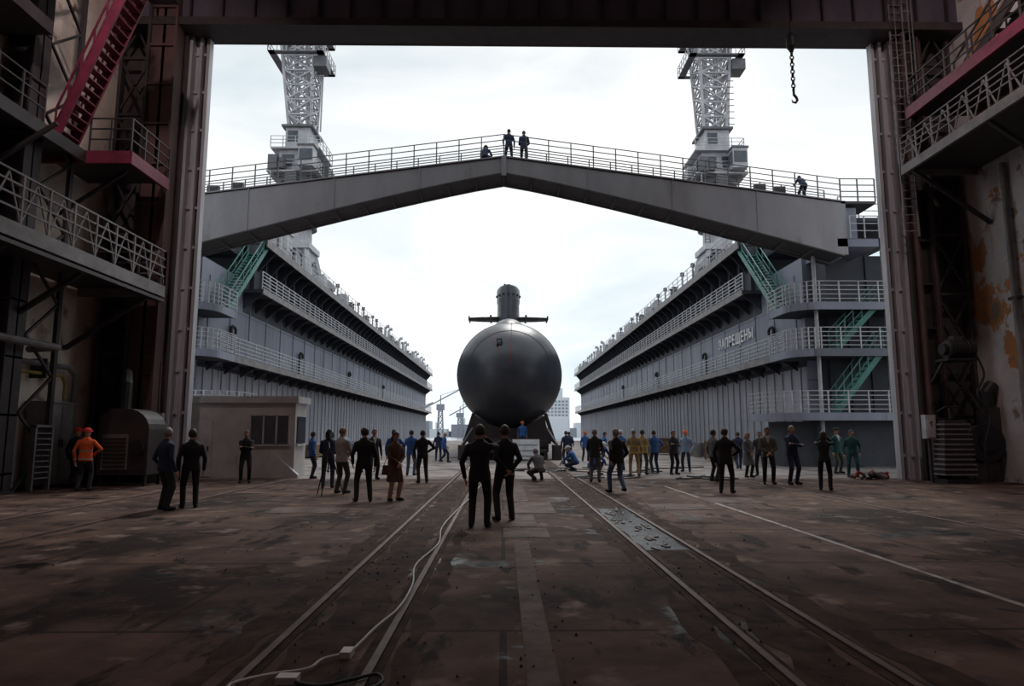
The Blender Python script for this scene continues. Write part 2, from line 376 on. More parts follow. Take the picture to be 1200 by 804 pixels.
b=MB(); b.box(-11.75,-11.4,23.05,23.25,0,2.3,0); b.box(-11.72,-11.43,23.0,23.05,1.2,2.1,1); b.tube([(-11.58,23.15,2.3),(-11.58,23.15,4)],.04,6,1); b.obj('control_box',['midgrey','dark'])
# ---- right equipment
b=MB()
for k in range(11):
    z=.25+k*.165; w=.56-.012*k
    b.box(15.05-w,15.05+w,22.9-.3,22.9+.3,z,z+.05,0); b.box(15.05-w+.06,15.05+w-.06,22.9-.24,22.9+.24,z+.05,z+.165,1)
b.box(14.5,15.6,22.5,23.3,0,.12,2); b.tube([(15.05,22.9,2.1),(15.05,22.9,2.45)],.07,8,2); b.tube([(14.6,22.9,2.35),(14.8,22.8,2.5),(15.3,22.8,2.5),(15.5,22.9,2.35)],.03,6,2)
b.obj('resistor_stack',['midgrey','dark','black'])
b=MB(); fx,fy=16.25,23.3
b.tube([(fx,fy-.3,1.3),(fx,fy+.3,1.3)],[.6,.6],28,0); b.tube([(fx,fy-.4,1.3),(fx,fy-.3,1.3)],.28,20,1); b.tube([(fx,fy-.33,1.3),(fx,fy-.28,1.3)],.64,28,1); b.tube([(fx,fy+.28,1.3),(fx,fy+.33,1.3)],.64,28,1)
b.box(fx-.42,fx+.42,fy-.25,fy+.25,0,.65,0); b.box(fx+.1,fx+.6,fy-.25,fy+.25,1.4,2.5,0); b.tube([(fx+.35,fy,2.5),(fx+.35,fy,3.0),(fx+.6,fy,3.3)],.2,12,1); b.beam((fx-.55,fy-.2,3.3),(fx+.2,fy-.2,2.0),.08,.08,0)
b.obj('centrifugal_fan',['dark','black'])
b=MB(); b.tube([(15.0,22.8,4.45),(15.7,22.8,4.45)],.3,16,0); b.tube([(14.85,22.8,4.45),(15.0,22.8,4.45)],.2,12,1); b.tube([(15.7,22.8,4.45),(15.85,22.8,4.45)],.34,16,1)
for k in range(7): b.tube([(15.03+k*.09,22.8,4.45),(15.07+k*.09,22.8,4.45)],.33,16,1)
b.box(14.85,15.9,22.5,23.2,4.05,4.13,1); b.beam((14.95,22.9,4.05),(14.95,23.6,3.4),.08); b.beam((15.8,22.9,4.05),(15.8,23.6,3.4),.08); b.box(15.2,15.5,22.65,22.95,4.72,4.9,0)
b.tube(smooth([(15.8,22.6,4.4),(15.95,22.4,3.6),(15.6,22.3,2.9),(15.9,22.2,2.2),(15.7,22.3,1.2),(15.8,22.4,.05)]),.035,6,1)
b.obj('winch_motor',['dark','black'])
b=MB(); b.box(14.3,14.65,23.1,23.35,1.45,2.25,0); b.box(14.34,14.61,23.07,23.1,1.5,2.2,0); b.box(14.43,14.51,23.2,23.3,0,1.45,1); b.tube([(14.45,23.06,2.0),(14.45,23.0,2.0)],.03,8,2); b.obj('switch_box',['white','dark','red'])
b=MB(); b.tube([(16.85,21.9,2),(16.85,21.9,10.7)],.09,10,0); b.tube([(16.85,20.6,0),(16.85,20.6,10.7)],.07,8,1); b.box(16.75,16.98,21.7,22.1,6,6.1,1); b.box(16.75,16.98,20.4,20.8,4,4.1,1)
b.obj('drain_pipes',['midgrey','dark'])
b=MB(); b.box(16.75,16.98,21.0,21.5,1.2,2.0,0); b.box(16.72,16.75,21.05,21.45,1.25,1.95,1); b.tube([(16.9,21.25,2.0),(16.9,21.25,4.5)],.03,6,1); b.obj('junction_box',['midgrey','dark'])
b=MB()
for i in range(16):
    a=random.uniform(0,6.28); x=13.3+random.uniform(-.4,.4); y=24.6+random.uniform(-.25,.25)
    b.tube([(x,y,.08),(x+.4*math.cos(a),y+.3*math.sin(a),.1+random.uniform(0,.2)),(x+.6*math.cos(a+.5),y+.4*math.sin(a+.5),.07)],.06,6,(0,2,1,2)[i%4])
b.obj('rag_and_hose_pile',['brown','red','dark'])

b=MB(); X,Y=9.95,22.0
b.tube([(X,Y,14.9),(X,Y,20.9)],.02,5,0)
for k in range(12):
    zz=13.3+k*.13
    ax=V((.055,0,0)) if k%2 else V((0,.055,0))
    b.tube([V((X,Y,zz))+ax,V((X,Y,zz+.08))+ax,V((X,Y,zz+.13)),V((X,Y,zz+.08))-ax,V((X,Y,zz))-ax,V((X,Y,zz-.04)),V((X,Y,zz))+ax],.024,5,0)
b.tube([(X,Y,14.75),(X,Y,14.9),(X,Y,15.25),(X,Y,15.45)],[.06,.16,.16,.05],10,0)
b.tube([(X,Y,13.3),(X,Y,13.15),(X+.08,Y,13.05),(X+.11,Y,12.95),(X+.05,Y,12.86),(X-.05,Y,12.88),(X-.08,Y,12.97)],[.04,.045,.045,.045,.04,.03,.01],8,0)
b.obj('chain_hook',['black'])

# ------------------------------------------------------------------ tracks
b=MB()
for x in (-1.77,-.93,1.94,2.7):
    b.box(x-.03,x+.03,-14,140,0,.025,0); b.box(x-.11,x-.03,-14,140,0,.006,1); b.box(x+.03,x+.09,-14,140,0,.006,1)
b.obj('slipway_rails',['rail','groove'])
# ragged dirt bands between rails: irregular-edged strips
def strip(b,xa,xb,ya,yb,z,mi,seed,jit=.07):
    random.seed(seed); n=int((yb-ya)/.35); L=[];R=[]
    for i in range(n+1):
        y=ya+(yb-ya)*i/n; L.append((xa+random.uniform(-jit,jit),y,z)); R.append((xb+random.uniform(-jit,jit),y,z))
    b.add(L+R,[(i,n+1+i,n+2+i,i+1) for i in range(n)],mi)
b=MB()
strip(b,-1.60,-1.12,-14,23.8,.0035,0,1); strip(b,2.1,2.55,-14,9.9,.0035,0,2); strip(b,2.1,2.55,15.2,40,.0035,0,5)
strip(b,-2.15,-1.9,-10,22,.003,0,3,.1); strip(b,2.85,3.1,-10,23,.003,0,4,.1); strip(b,-.8,-.62,-10,20,.003,0,6,.08); strip(b,1.6,1.82,-10,23,.003,0,8,.08)
b.obj('rail_bed_dirt',['groove'])
b=MB(); strip(b,2.02,2.63,9.9,15.2,.008,0,12,.03)
random.seed(3)
for k in range(26):
    x=random.uniform(2.1,2.5); y=random.uniform(10,15); b.beam((x,y,.015),(x+random.uniform(-.08,.1),y+random.uniform(-.4,.4),.015),random.uniform(.02,.06),.015,1)
b.obj('wet_trench_cover',['pit','rail'])
b=MB()
for x in (-7.6,-9.6,8.4): b.box(x-.04,x+.04,-12,24.5,0,.012,0); b.box(x+.04,x+.14,-12,24.5,0,.005,1)
b.obj('crane_floor_rails',['rail','groove'])
b=MB(); strip(b,4.965,5.045,3,21.5,.004,0,14,.008); b.obj('painted_floor_line',['paintline'])
b=MB()
for (x0,x1,y0,y1) in ((.16,.38,3,10.6),(-.0,.75,11.1,12.2),(.15,.6,12.4,14.2),(.2,1.1,14.4,16.5),(.15,.6,16.8,22),(3.3,4.6,15,16.2),(4.9,6.2,16.4,17.8),(-5,-3.6,14.5,15.6)):
    b.box(x0,x1,y0,y1,0,.006,0)
b.obj('floor_cover_plates',['slab'])
b=MB(); random.seed(77)
for i in range(1500):
    rx=random.choice((-1.77,-.93,1.94,2.7,-1.35,2.3,0.3)); x=rx+random.gauss(0,.2); y=random.uniform(2.5,27); r=random.uniform(.005,.02)
    if random.random()<.25: x=random.uniform(-10,11)
    pts=[V((x+r*random.uniform(.6,1.3)*math.cos(a),y+r*random.uniform(.6,1.3)*math.sin(a),.0)) for a in (0,1.25,2.5,3.8,5.0)]
    o=len(b.v); b.v+=[tuple(p) for p in pts]+[(x,y,r*random.uniform(.6,1.2)+.008)]
    b.f+=[(o+k,o+(k+1)%5,o+5) for k in range(5)]; b.m+=[i%3]*5
b.obj('gravel_debris',['groove','slab','rail'])
def patch(b,x,y,rx,ry,z,mi,seed):
    random.seed(seed); n=26; vs=[(x+rx*(1+random.uniform(-.3,.3))*math.cos(2*math.pi*k/n),y+ry*(1+random.uniform(-.3,.3))*math.sin(2*math.pi*k/n),z) for k in range(n)]
    b.add(vs,[tuple(range(n))],mi)
b=MB()
for i,(x,y,rx,ry) in enumerate(((-3.1,8.5,.30,.3),(-2.7,8.3,.15,.1),(3.6,12.9,.45,.25),(-4.9,11.5,.5,.25),(5.9,9.3,.4,.2),(-.3,17.5,.4,.4),(1.2,19,.4,.6))): patch(b,x,y,rx,ry,.0032,0,i+40)  # irregular dark patches; the first stands for a small pit
b.obj('dark_floor_patches',['groove'])
b=MB()
pts=[(-.6,24,.04),(-.75,20,.04),(-.85,17,.04),(-1.0,14,.04),(-1.05,12,.04),(-.95,10.3,.04),(-1.08,8.8,.03),(-.97,7.6,.04),(-.96,6.6,.05),(-1.07,6.0,.03),(-1.12,5.5,.03),(-1.15,5.35,.03),(-1.3,5.2,.03),(-1.35,5.0,.03),(-1.55,4.9,.03),(-1.7,4.72,.05),(-1.74,4.6,.05),(-1.6,4.5,.03)]
b.tube(smooth(pts),.010,6,0)
b.box(-1.2,-1.12,5.28,5.42,0,.05,0); b.box(-1.5,-1.36,4.76,4.86,0,.05,0)
b.tube(smooth([(-1.43,4.8,.02),(-1.2,4.7,.02),(-1.0,4.75,.04),(-.85,4.85,.04),(-.8,4.7,.03),(-1.0,4.45,.04),(-1.3,4.3,.02)]),.012,6,1)
b.obj('power_cable',['cable','black'])
b=MB(); random.seed(21)
for i in range(16):
    x=random.uniform(.8,8); y=random.uniform(23,33); p=[]
    for k in range(6): p.append((x,y,.03)); x+=random.uniform(-.8,1.0); y+=random.uniform(-.9,.9)
    b.tube(smooth(p,4),.028,5,i%3)
b.obj('hose_tangle',['black','dark','brown'])

# yard clutter at the foot of the dock: crates, timber, drums
random.seed(99)
for i in range(12):
    s=-1 if i%2 else 1; x=s*random.uniform(12.0,14.6); y=random.uniform(36.5,62); k=i%3; b=MB()
    if k==0:
        w,d,h=random.uniform(.6,1.1),random.uniform(.6,1.2),random.uniform(.7,1.3)
        b.box(x-w+.04,x+w-.04,y-d+.04,y+d-.04,.1,h-.04,0)
        for sx in (-w,w-.08):
            for sy in (-d,d-.08): b.box(x+sx,x+sx+.08,y+sy,y+sy+.08,0,h,0)
        for z in (.12,h*.5,h-.1): b.box(x-w,x+w,y-d,y-d+.05,z,z+.08,0); b.box(x-w,x-w+.05,y-d,y+d,z,z+.08,0); b.box(x+w-.05,x+w,y-d,y+d,z,z+.08,0)
        b.beam((x-w,y-d-.0,.1),(x+w,y-d-.0,h-.05),.08,.05,0)
        b.obj('wooden_crate',['wood'])
    elif k==1:
        for j in range(5):
            for q in range(3): b.box(x-.5+q*.36,x-.22+q*.36,y-1.4,y+1.4,.1+j*.16,.24+j*.16,0)
        b.box(x-.55,x+.6,y-1,y-.9,0,.1,0); b.box(x-.55,x+.6,y+.9,y+1,0,.1,0)
        b.obj('timber_stack',['wood'])
    else:
        b.tube([(x,y,0),(x,y,.03),(x,y,.3),(x,y,.32),(x,y,.34),(x,y,.6),(x,y,.62),(x,y,.64),(x,y,.9)],[.29,.3,.29,.31,.29,.29,.31,.29,.3],18,0)
        b.tube([(x+.7,y+.2,0),(x+.7,y+.2,.9)],.29,18,1); b.tube([(x+.12,y,.9),(x+.12,y,.93)],.04,8,1)
        b.obj('steel_drums',['midgrey','craned'])
# ------------------------------------------------------------------ booth
b=MB(); x0,x1,y0,y1=-12.6,-7.75,25.7,27.1
b.box(x0,x1,y0,y1,0,2.75,0); b.box(x0-.1,x1+.12,y0-.12,y1+.12,2.75,3.0,1)
b.box(-9.35,-7.95,y0-.05,y0,1.25,2.25,2)
for x in (-9.4,-8.9,-8.42,-7.95): b.box(x-.03,x+.03,y0-.08,y0,1.2,2.3,1)
b.box(-9.45,-7.9,y0-.08,y0,1.15,1.22,1);b.box(-9.45,-7.9,y0-.08,y0,2.27,2.33,1)
b.box(x1,x1+.05,25.9,26.9,1.25,2.25,2); b.box(x1,x1+.07,25.85,26.95,1.15,1.22,1)
b.prism([(x1-.9,y0,0),(x1+.25,y0-.3,0),(x1+.25,y0-.3,.12),(x1-.9,y0,1.0)],(0,.2,0),0)
b.box(-11.6,-10.8,y0-.04,y0,.05,2.1,1); b.box(-10.95,-10.9,y0-.09,y0-.04,1,1.15,2)
b.obj('guard_booth',['booth','boothroof','glass'])

# ------------------------------------------------------------------ floating dock
dock=empty('floating_dock')
Y0,Y1=35.6,141.0; YT=41.5
for s,nm in ((-1,'left'),(1,'right')):
    def X(x): return s*x
    b=MB()
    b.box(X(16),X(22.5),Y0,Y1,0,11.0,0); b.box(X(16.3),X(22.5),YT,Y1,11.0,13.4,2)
    b.box(X(15.95),X(16.0),YT,Y1,10.35,13.3,2)
    b.box(X(15.97),X(16.0),YT,Y1,9.0,10.2,2)
    y=Y0+.6
    while y<Y1:
        b.box(X(15.86),X(16),y,y+.12,0,5.2,1)
        y+=1.2
    b.box(X(15.9),X(16),Y0,Y1,2.5,2.62,1); b.box(X(15.85),X(16),Y0,Y1,5.1,5.3,2); b.box(X(15.93),X(16),Y0,Y1,0,5.2,1)
    y=Y0+1
    while y<Y1:
        b.box(X(15.95),X(16),y,y+.05,5.6,10.2,0); y+=3.0
    y=YT
    while y<Y1:
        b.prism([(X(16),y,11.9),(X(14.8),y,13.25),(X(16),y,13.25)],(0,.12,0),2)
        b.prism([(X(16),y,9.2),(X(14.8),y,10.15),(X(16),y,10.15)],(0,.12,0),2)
        b.box(X(15.7),X(16),y+.8,y+.92,10.3,13.3,2)
        y+=2.0
    y=Y0+1
    while y<Y1:
        b.prism([(X(16),y,4.9),(X(14.9),y,5.62),(X(16),y,5.62)],(0,.1,0),2); y+=2.4
    b.box(X(14.7),X(22.5),YT,Y1,13.3,13.55,2); b.box(X(14.7),X(16.1),YT-.4,Y1,10.15,10.35,2); b.box(X(14.8),X(16.1),Y0,Y1,5.6,5.78,2)
    b.box(X(14.66),X(14.74),YT,Y1,13.1,13.6,3); b.box(X(14.66),X(14.74),YT-.4,Y1,10.05,10.42,3); b.box(X(14.76),X(14.84),Y0,Y1,5.5,5.85,3)
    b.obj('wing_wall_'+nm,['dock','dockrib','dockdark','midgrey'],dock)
    b=MB()
    b.railing([(X(14.75),YT,13.55),(X(14.75),Y1,13.55)],1.1,1.5,(1,.66,.33),.05,0,.035)
    b.railing([(X(14.75),YT-.4,10.35),(X(14.75),Y1,10.35)],1.1,1.3,(1,.8,.6,.4,.2),.06,0,.045)
    b.railing([(X(14.85),Y0,5.78),(X(14.85),Y1,5.78)],1.1,1.3,(1,.8,.6,.4,.2),.06,0,.045)
    b.railing([(X(22),YT,13.55),(X(22),Y1,13.55)],1.1,2.5,(1,.5),.05,0,.035)
    b.obj('gallery_railings_'+nm,['dockrail'],dock)
    b=MB()
    def plat(xi,yi,z,rad=1.3,th=.28):
        pts=[(X(22.4),Y0),(X(22.4),yi)]
        arc=[(xi+rad-rad*math.sin(a),yi+rad-rad*math.cos(a)) for a in [math.pi/2*i/7 for i in range(8)]]
        arc=[(X(a),c) for a,c in arc]
        path=pts[1:]+arc+[(X(xi),Y0+.6)]
        poly=[(p[0],p[1],z-th) for p in pts+arc+[(X(xi),Y0+.6),(X(16),Y0+.6),(X(16),Y0)]]
        b.prism(poly,(0,0,th),2)
        rp=[(p[0],p[1],z) for p in path]
        b.railing(rp,1.1,1.0,(1,.8,.6,.4,.2),.055,1,.035)
        for i in range(len(rp)-1): b.beam(V(rp[i])-V((0,0,th*.5)),V(rp[i+1])-V((0,0,th*.5)),.06,th+.1,0)
    plat(14.3,32.9,8.0); plat(14.3,33.0,5.7); plat(13.0,32.6,2.55,1.6)
    for (x,y) in ((15.6,33.4),(19.4,33.9),(22.2,33.2)): b.tube([(X(x),y,0),(X(x),y,11)],.1,8,1)
    b.box(X(13.8),X(22.4),33.8,Y0,0,2.2,3)
    b.box(X(16.6),X(22.4),Y0-.3,Y0,2.6,11,3)
    for k in range(5): b.box(X(17+k*1.1),X(17.1+k*1.1),Y0-.4,Y0-.3,2.6,11,2)
    b.box(X(16.2),X(18.2),32.0,Y0,10.6,11.0,0); b.box(X(16.8),X(17.3),32.2,33.5,11.0,12.6,0)
    b.box(X(16.4),X(17.5),33.8,Y0+2,8,11,3)
    b.box(X(16.2),X(22.4),33.7,YT,12.4,12.6,2); b.railing([(X(17.2),33.7,12.6),(X(22.4),33.7,12.6)],1.1,1,(1,.66,.33),.05,1)
    b.box(X(17.4),X(17.8),33.9,34.3,11,12.4,0);b.box(X(20.4),X(20.8),33.9,34.3,11,12.4,0)
    b.railing([(X(16.8),31.9,11.0),(X(18.2),31.9,11.0)],1.1,.7,(1,.66,.33),.05,1)
    b.obj('end_platforms_'+nm,['dock','dockrail','dockdark','dockdark'],dock)
    b=MB()
    b.stair((X(14.9),YT+1.0,13.5),(X(14.9),36.4,8.0),(X(.9),0,0),24,0,1.0,0)
    b.stair((X(18.6),33.1,8.0),(X(16.4),33.1,5.75),(0,.8,0),10,0,1.0,0)
    b.stair((X(18.7),33.1,5.7),(X(16.2),33.1,2.6),(0,.8,0),12,0,1.0,0)
    b.obj('green_stairs_'+nm,['green'],dock)
    b=MB(); random.seed(11+s)
    y=43
    while y<138:
        k=random.choice([0,1,3,4,5,4])
        if k==0: b.box(X(15.2),X(16.2),y,y+1.0,13.55,14.9,0); b.box(X(15.3),X(16.1),y+.1,y+.9,14.9,15.0,1)
        elif k==1:
            for q in (0,.9): b.tube([(X(15.4),y+q,13.55),(X(15.4),y+q,14.5),(X(15.4),y+q,14.6)],[.25,.2,.34],10,1)
        elif k==4: b.tube([(X(15.2),y,13.55),(X(15.2),y,14.9)],.08,6,1); b.box(X(15.05),X(15.35),y-.15,y+.15,14.85,15.15,1)
        elif k==5: b.tube([(X(15.3),y,13.55),(X(15.3),y,15.0),(X(15.1),y,15.3),(X(14.8),y,15.3)],[.16,.16,.2,.28],10,0)
        else:
            b.box(X(15.5),X(17.2),y,y+2,13.55,14.3,1); b.tube([(X(15.8),y+.3,14.7),(X(15.8),y+1.7,14.7)],.5,12,0)
        y+=random.uniform(1.8,3.6)
    for y,z in ((39.5,5.8),(53,5.8),(70,5.8),(90,5.8)):
        b.tube(smooth([(X(15.85),y,z-.6),(X(15.85),y,z+1.7),(X(15.8),y+.15,z+2.0),(X(15.8),y+.5,z+1.9),(X(15.8),y+.55,z+1.6)],3),.09,6,2)
    b.obj('deck_gear_'+nm,['crane','craned','black'],dock)
b=MB(); b.box(-16.9,-15.2,45.5,48,13.55,15.6,0); b.box(-15.2,-15.15,45.9,46.6,14.3,15.2,1); b.box(-17,-15.1,45.4,48.1,15.6,15.75,0); b.railing([(-15.2,45.5,15.75),(-15.2,48,15.75)],.9,1,(1,.5),.04,0)
b.obj('winch_house',['crane','glass'],dock)
cu=bpy.data.curves.new('lettering','FONT'); cu.body='ЗАПРЕЩЕНЫ'; cu.size=1.0; cu.extrude=.02; cu.offset=.012; cu.space_character=1.15; cu.materials.append(M['ltext']); cu.align_x='CENTER'
to=bpy.data.objects.new('lettering',cu); col.objects.link(to); to.parent=dock
to.matrix_world=Matrix(((0,0,-1,15.92),(-1,0,0,46.4),(0,1,0,7.65),(0,0,0,1)))
# ------------------------------------------------------------------ bridge
b=MB()
N=24; yb0,yb1=32.0,33.7
def topz(x): return 15.05-(15.05-12.85)*abs(x)/16.5
def botz(x):
    t=abs(x)/16.5; return 14.25-(4.1*(t**1.12))
xs=[-16.5+33*i/N for i in range(N+1)]
for y in (yb0,yb1-.12):
    for i in range(N):
        a,c=xs[i],xs[i+1]
        b.prism([(a,y,botz(a)),(c,y,botz(c)),(c,y,topz(c)),(a,y,topz(a))],(0,.12,0),0)
for i in range(N):
    a,c=xs[i],xs[i+1]
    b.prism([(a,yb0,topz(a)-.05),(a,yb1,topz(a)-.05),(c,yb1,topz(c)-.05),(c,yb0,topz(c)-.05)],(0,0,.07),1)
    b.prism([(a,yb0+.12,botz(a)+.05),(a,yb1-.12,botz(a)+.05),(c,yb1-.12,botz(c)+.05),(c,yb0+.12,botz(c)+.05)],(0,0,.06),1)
    b.box(a-.04,a+.04,yb0+.02,yb1-.02,botz(a)-.1,topz(a)-.1,1)
    for y in (yb0-.06,yb1-.1):
        b.prism([(a,y,botz(a)-.06),(a,y+.2,botz(a)-.06),(c,y+.2,botz(c)-.06),(c,y,botz(c)-.06)],(0,0,.06),1)
        b.prism([(a,y,topz(a)),(a,y+.2,topz(a)),(c,y+.2,topz(c)),(c,y,topz(c))],(0,0,.06),0)
    if i%3==0 and i>0: b.box(a-.03,a+.03,yb0-.03,yb0,botz(a),topz(a),0)
b.box(-16.7,-16.5,yb0,yb1,10.2,12.9,0); b.box(16.5,16.7,yb0,yb1,10.2,12.9,0)
b.box(-.12,.12,yb0-.08,yb0,14.1,15.1,0)
for y in (yb0+.03,yb1-.03):
    pts=[(x,y,topz(x)+.03) for x in (-16.5,0,16.5)]
    b.railing(pts,1.15,1.1,(1,.75,.5,.25),.05,2,.035)
b.railing([(16.5,yb0+.03,12.88),(18.2,yb0+.03,12.88)],1.15,.85,(1,.72,.44,.2),.055,2,.04); b.box(16.5,18.2,yb0,yb1,12.75,12.88,1)
b.railing([(-18.2,yb0+.03,12.88),(-16.5,yb0+.03,12.88)],1.15,.85,(1,.72,.44,.2),.055,2,.04); b.box(-18.2,-16.5,yb0,yb1,12.75,12.88,1)
for x in (-14.6,-13.4,13.0,14.0):
    z=topz(x); b.beam((x,33.2,z),(x,33.2,z+.5),.06,.06,2); b.box(x-.28,x+.28,33.1,33.35,z+.45,z+.85,1)
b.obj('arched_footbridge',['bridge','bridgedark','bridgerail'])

# ------------------------------------------------------------------ cranes
for cx,rot in ((-18.6,0),(19.4,1)):
    e=empty('tower_crane',(cx,60,13.6))
    b=MB()
    for sx in (-1,1):
        for sy in (-1,1):
            b.beam((sx*1.9,sy*2.4,0.5),(sx*1.2,sy*1.3,4.2),.4,.4,0); b.box(sx*1.9-.4,sx*1.9+.4,sy*2.4-.9,sy*2.4+.9,0,.6,1)
    b.box(-1.6,1.6,-1.7,1.7,4.1,4.6,0)
    b.box(-1.35,1.35,-1.2,1.2,1.4,4.1,0); b.box(-1.0,.2,-1.25,-1.2,2.0,3.2,1)
    b.tube([(0,0,4.6),(0,0,10.4)],[1.3,1.15],20,0)
    for z in (6.2,8.2): b.tube([(0,0,z),(0,0,z+.12)],1.7,20,1); b.railing([(1.7*math.cos(a),1.7*math.sin(a),z+.1) for a in [i*math.pi/5 for i in range(11)]],1,1,(1,.5),.07,0)
    for k in range(20): b.beam((-1.5,-1.35,4.8+k*.28),(-1.1,-1.35,4.8+k*.28),.05,.05,1)
    b.beam((-1.5,-1.35,4.6),(-1.5,-1.35,10.4),.07,.07,1); b.beam((-1.1,-1.35,4.6),(-1.1,-1.35,10.4),.07,.07,1)
    b.tube([(0,0,10.2),(0,0,10.7)],[1.9,1.9],20,1)
    b.obj('portal_base',['crane','craned'],e)
    b=MB()
    b.box(-1.8,1.9,-1.8,2.6,10.7,11.0,1); b.railing([(-2.2,-2.1,11),(2.2,-2.1,11),(2.2,2.8,11)],1,1,(1,.66,.33),.06,0); b.railing([(-2.2,2.8,11),(-2.2,-2.1,11)],1,1,(1,.66,.33),.06,0); b.box(-2.3,2.3,-2.2,2.9,10.85,11,0)
    b.box(-1.55,1.6,-1.2,2.4,11,13.2,0); b.box(-2.2,2.2,-1.7,2.7,13.2,13.35,0); b.railing([(-2.2,-1.7,13.35),(2.2,-1.7,13.35),(2.2,2.7,13.35)],1,1,(1,.66,.33),.06,0)
    b.box(-1.3,-.2,-1.26,-1.2,11.8,12.8,2); b.box(.3,1.3,-1.26,-1.2,11.8,12.8,2)
    b.box(-1.1,1.1,-1.1,1.8,13.35,15.4,0); b.box(-.9,.0,-1.16,-1.1,14.1,15.1,2); b.box(-1.4,1.4,-1.4,2.1,15.4,15.6,1)
    b.box(.7,2.0,-3.0,-1.8,11.1,12.9,0); b.box(.8,1.9,-3.06,-3.0,11.6,12.6,2); b.box(.64,.7,-2.9,-2.0,11.6,12.6,2); b.box(.6,2.1,-3.1,-1.7,12.9,13.05,1)
    b.box(-2.1,-1.3,-2.5,-1.5,11.0,12.3,1); b.tube([(-1.0,-2.0,11.1),(-1.0,-2.0,12.1)],.4,12,1)
    b.box(1.8,2.6,0,2.4,11.1,12.2,1); b.box(-2.6,-1.8,-.5,1.6,11.1,12.1,0); b.box(-.6,.4,-2.4,-2.1,9.6,10.8,1); b.beam((-1.9,-2.2,9.0),(-1.9,-2.2,11),.1,.1,0)
    b.obj('machinery_house',['crane','craned','glass'],e)
    b=MB(); lx=-.3 if rot==0 else .1
    b.lattice((0,.4,15.5),1.0,(lx*2,.4,28),1.75,9,.13,0)
    b.lattice((0,.4,15.5),.45,(lx*2,.4,28),.6,8,.08,0)
    for z,w in ((22.3,2.5),(25.0,2.4)):
        b.box(-w+lx,w+lx,-1.9,-1.4,z,z+.12,1);b.box(-w+lx,w+lx,2.2,2.6,z,z+.12,1);b.box(-w+lx,-w+.6+lx,-1.9,2.6,z,z+.12,1);b.box(w-.6+lx,w+lx,-1.9,2.6,z,z+.12,1)
        b.railing([(-w+lx,-1.9,z+.1),(w+lx,-1.9,z+.1),(w+lx,2.6,z+.1),(-w+lx,2.6,z+.1),(-w+lx,-1.9,z+.1)],1,.8,(1,.5),.06,0)
    b.box(1.5+lx,2.7+lx,-1.4,.2,21.2,22.2,1)
    b.beam((1.6,.4,15.7),(2.0+lx,.4,28),.12,.12,0)
    for k in range(20): b.beam((1.1+lx*k/20,-1.0,16+k*.6),(1.7+lx*k/20,-1.0,16+k*.6),.05,.05,1)
    b.lattice((lx*2,2.5,28),1.0,(lx*2+2*lx,16,40),.5,10,.1,0)
    b.beam((lx*2,.4,28),(lx*2,.4,34),.2,.2,0); b.beam((lx*2,.4,34),(lx*4,16,40),.06,.06,1)
    b.obj('lattice_mast',['crane','craned'],e)

# ------------------------------------------------------------------ submarine
SX,SZ,R0=.4,5.5,3.55; SY=42.0
sub=empty('submarine',(SX,SY,0))
b=MB(); rings=[]; n=64
prof=[]
for i in range(1,19):
    a=math.pi/2*i/18; prof.append((4.2*(1-math.cos(a)),R0*math.sin(a)**.96))
prof[0:0]=[(.0,.03)]
for y in (8,14,20,28,36,44): prof.append((y,R0))
for i in range(1,11):
    t=i/10; prof.append((44+22*t,R0*(1-t**1.7)*.97+.1))
for y,r in prof: rings.append([V((r*math.cos(2*math.pi*k/n),y,SZ+r*math.sin(2*math.pi*k/n))) for k in range(n)])
b.loft(rings,0); b.obj('pressure_hull',['sub'],sub,True)
b=MB()
b.ell((0,13.5,SZ+3.2),(1.75,8.5,1.75),32,14,0,-.2)
rings=[]
def foil(w,L0,L1,z,n=28):
    out=[]
    for k in range(n):
        a=2*math.pi*k/n; c,s_=math.cos(a),math.sin(a)
        y=-c
        yy=y*L0 if y<0 else y*L1
        x=s_*w*(1.0 if y<0 else (1-y*.35)); out.append(V((x,15.2+yy,z)))
    return out
for z,w in ((8.6,1.12),(10,1.0),(11.0,.95),(12.4,.92),(12.5,.97),(13.35,.99),(13.6,.97),(13.75,.85),(13.8,.5)): rings.append(foil(w,2.0,6,z))
b.loft(rings,0)
b.obj('sail',['sub'],sub,True)
b=MB()
for k in range(-3,4):
    a=k*.42; x=.97*math.sin(a); y=15.2-2.0*math.cos(a)
    b.tube([(x*1.0,y+.02,13.0),(x*1.03,y-.05,13.0)],.12,8,1)
b.tube([(-.3,15,13.8),(-.3,15,14.2)],.09,8,0); b.tube([(.3,15.6,13.8),(.3,15.6,14.1)],.13,8,0); b.tube([(0,14.4,13.8),(0,14.4,14.0)],.2,10,0)
for s in (-1,1):
    rr=[]
    for x,c,t in ((.6,1.2,.16),(2.2,1.1,.14),(3.3,.9,.09)):
        rr.append([V((s*x,15.4+c*math.cos(2*math.pi*k/16),11.2+t*math.sin(2*math.pi*k/16))) for k in range(16)])
    b.loft(rr,0)
    b.box(s*3.25,s*3.36,14.5,16.4,11.05,11.35,0)
    b.box(s*1.4,s*1.55,14.2,16.2,11.0,11.4,0)
for a in (math.pi/4,3*math.pi/4,5*math.pi/4,7*math.pi/4):
    b.beam((0,62,SZ),(4*math.cos(a),62.5,SZ+4*math.sin(a)),.35,2.2,0)
b.obj('planes_and_masts',['subd','black'],sub)
b=MB()
def hp(a,phi,k=1.003):
    y=4.2*(1-math.cos(a)); r=R0*math.sin(a)**.96*k; return V((r*math.sin(phi),y-.01,SZ+r*math.cos(phi)))
b.tube([hp(.83+.12*math.cos(q*math.pi/20*2)*0,-1.25+2.5*q/20) for q in range(21)],.013,4,0)
b.tube([hp(1.25,-1.6+3.2*q/30) for q in range(31)],.010,4,0)
b.tube([hp(a*.01,.04) for a in range(8,157,6)],.014,4,1)
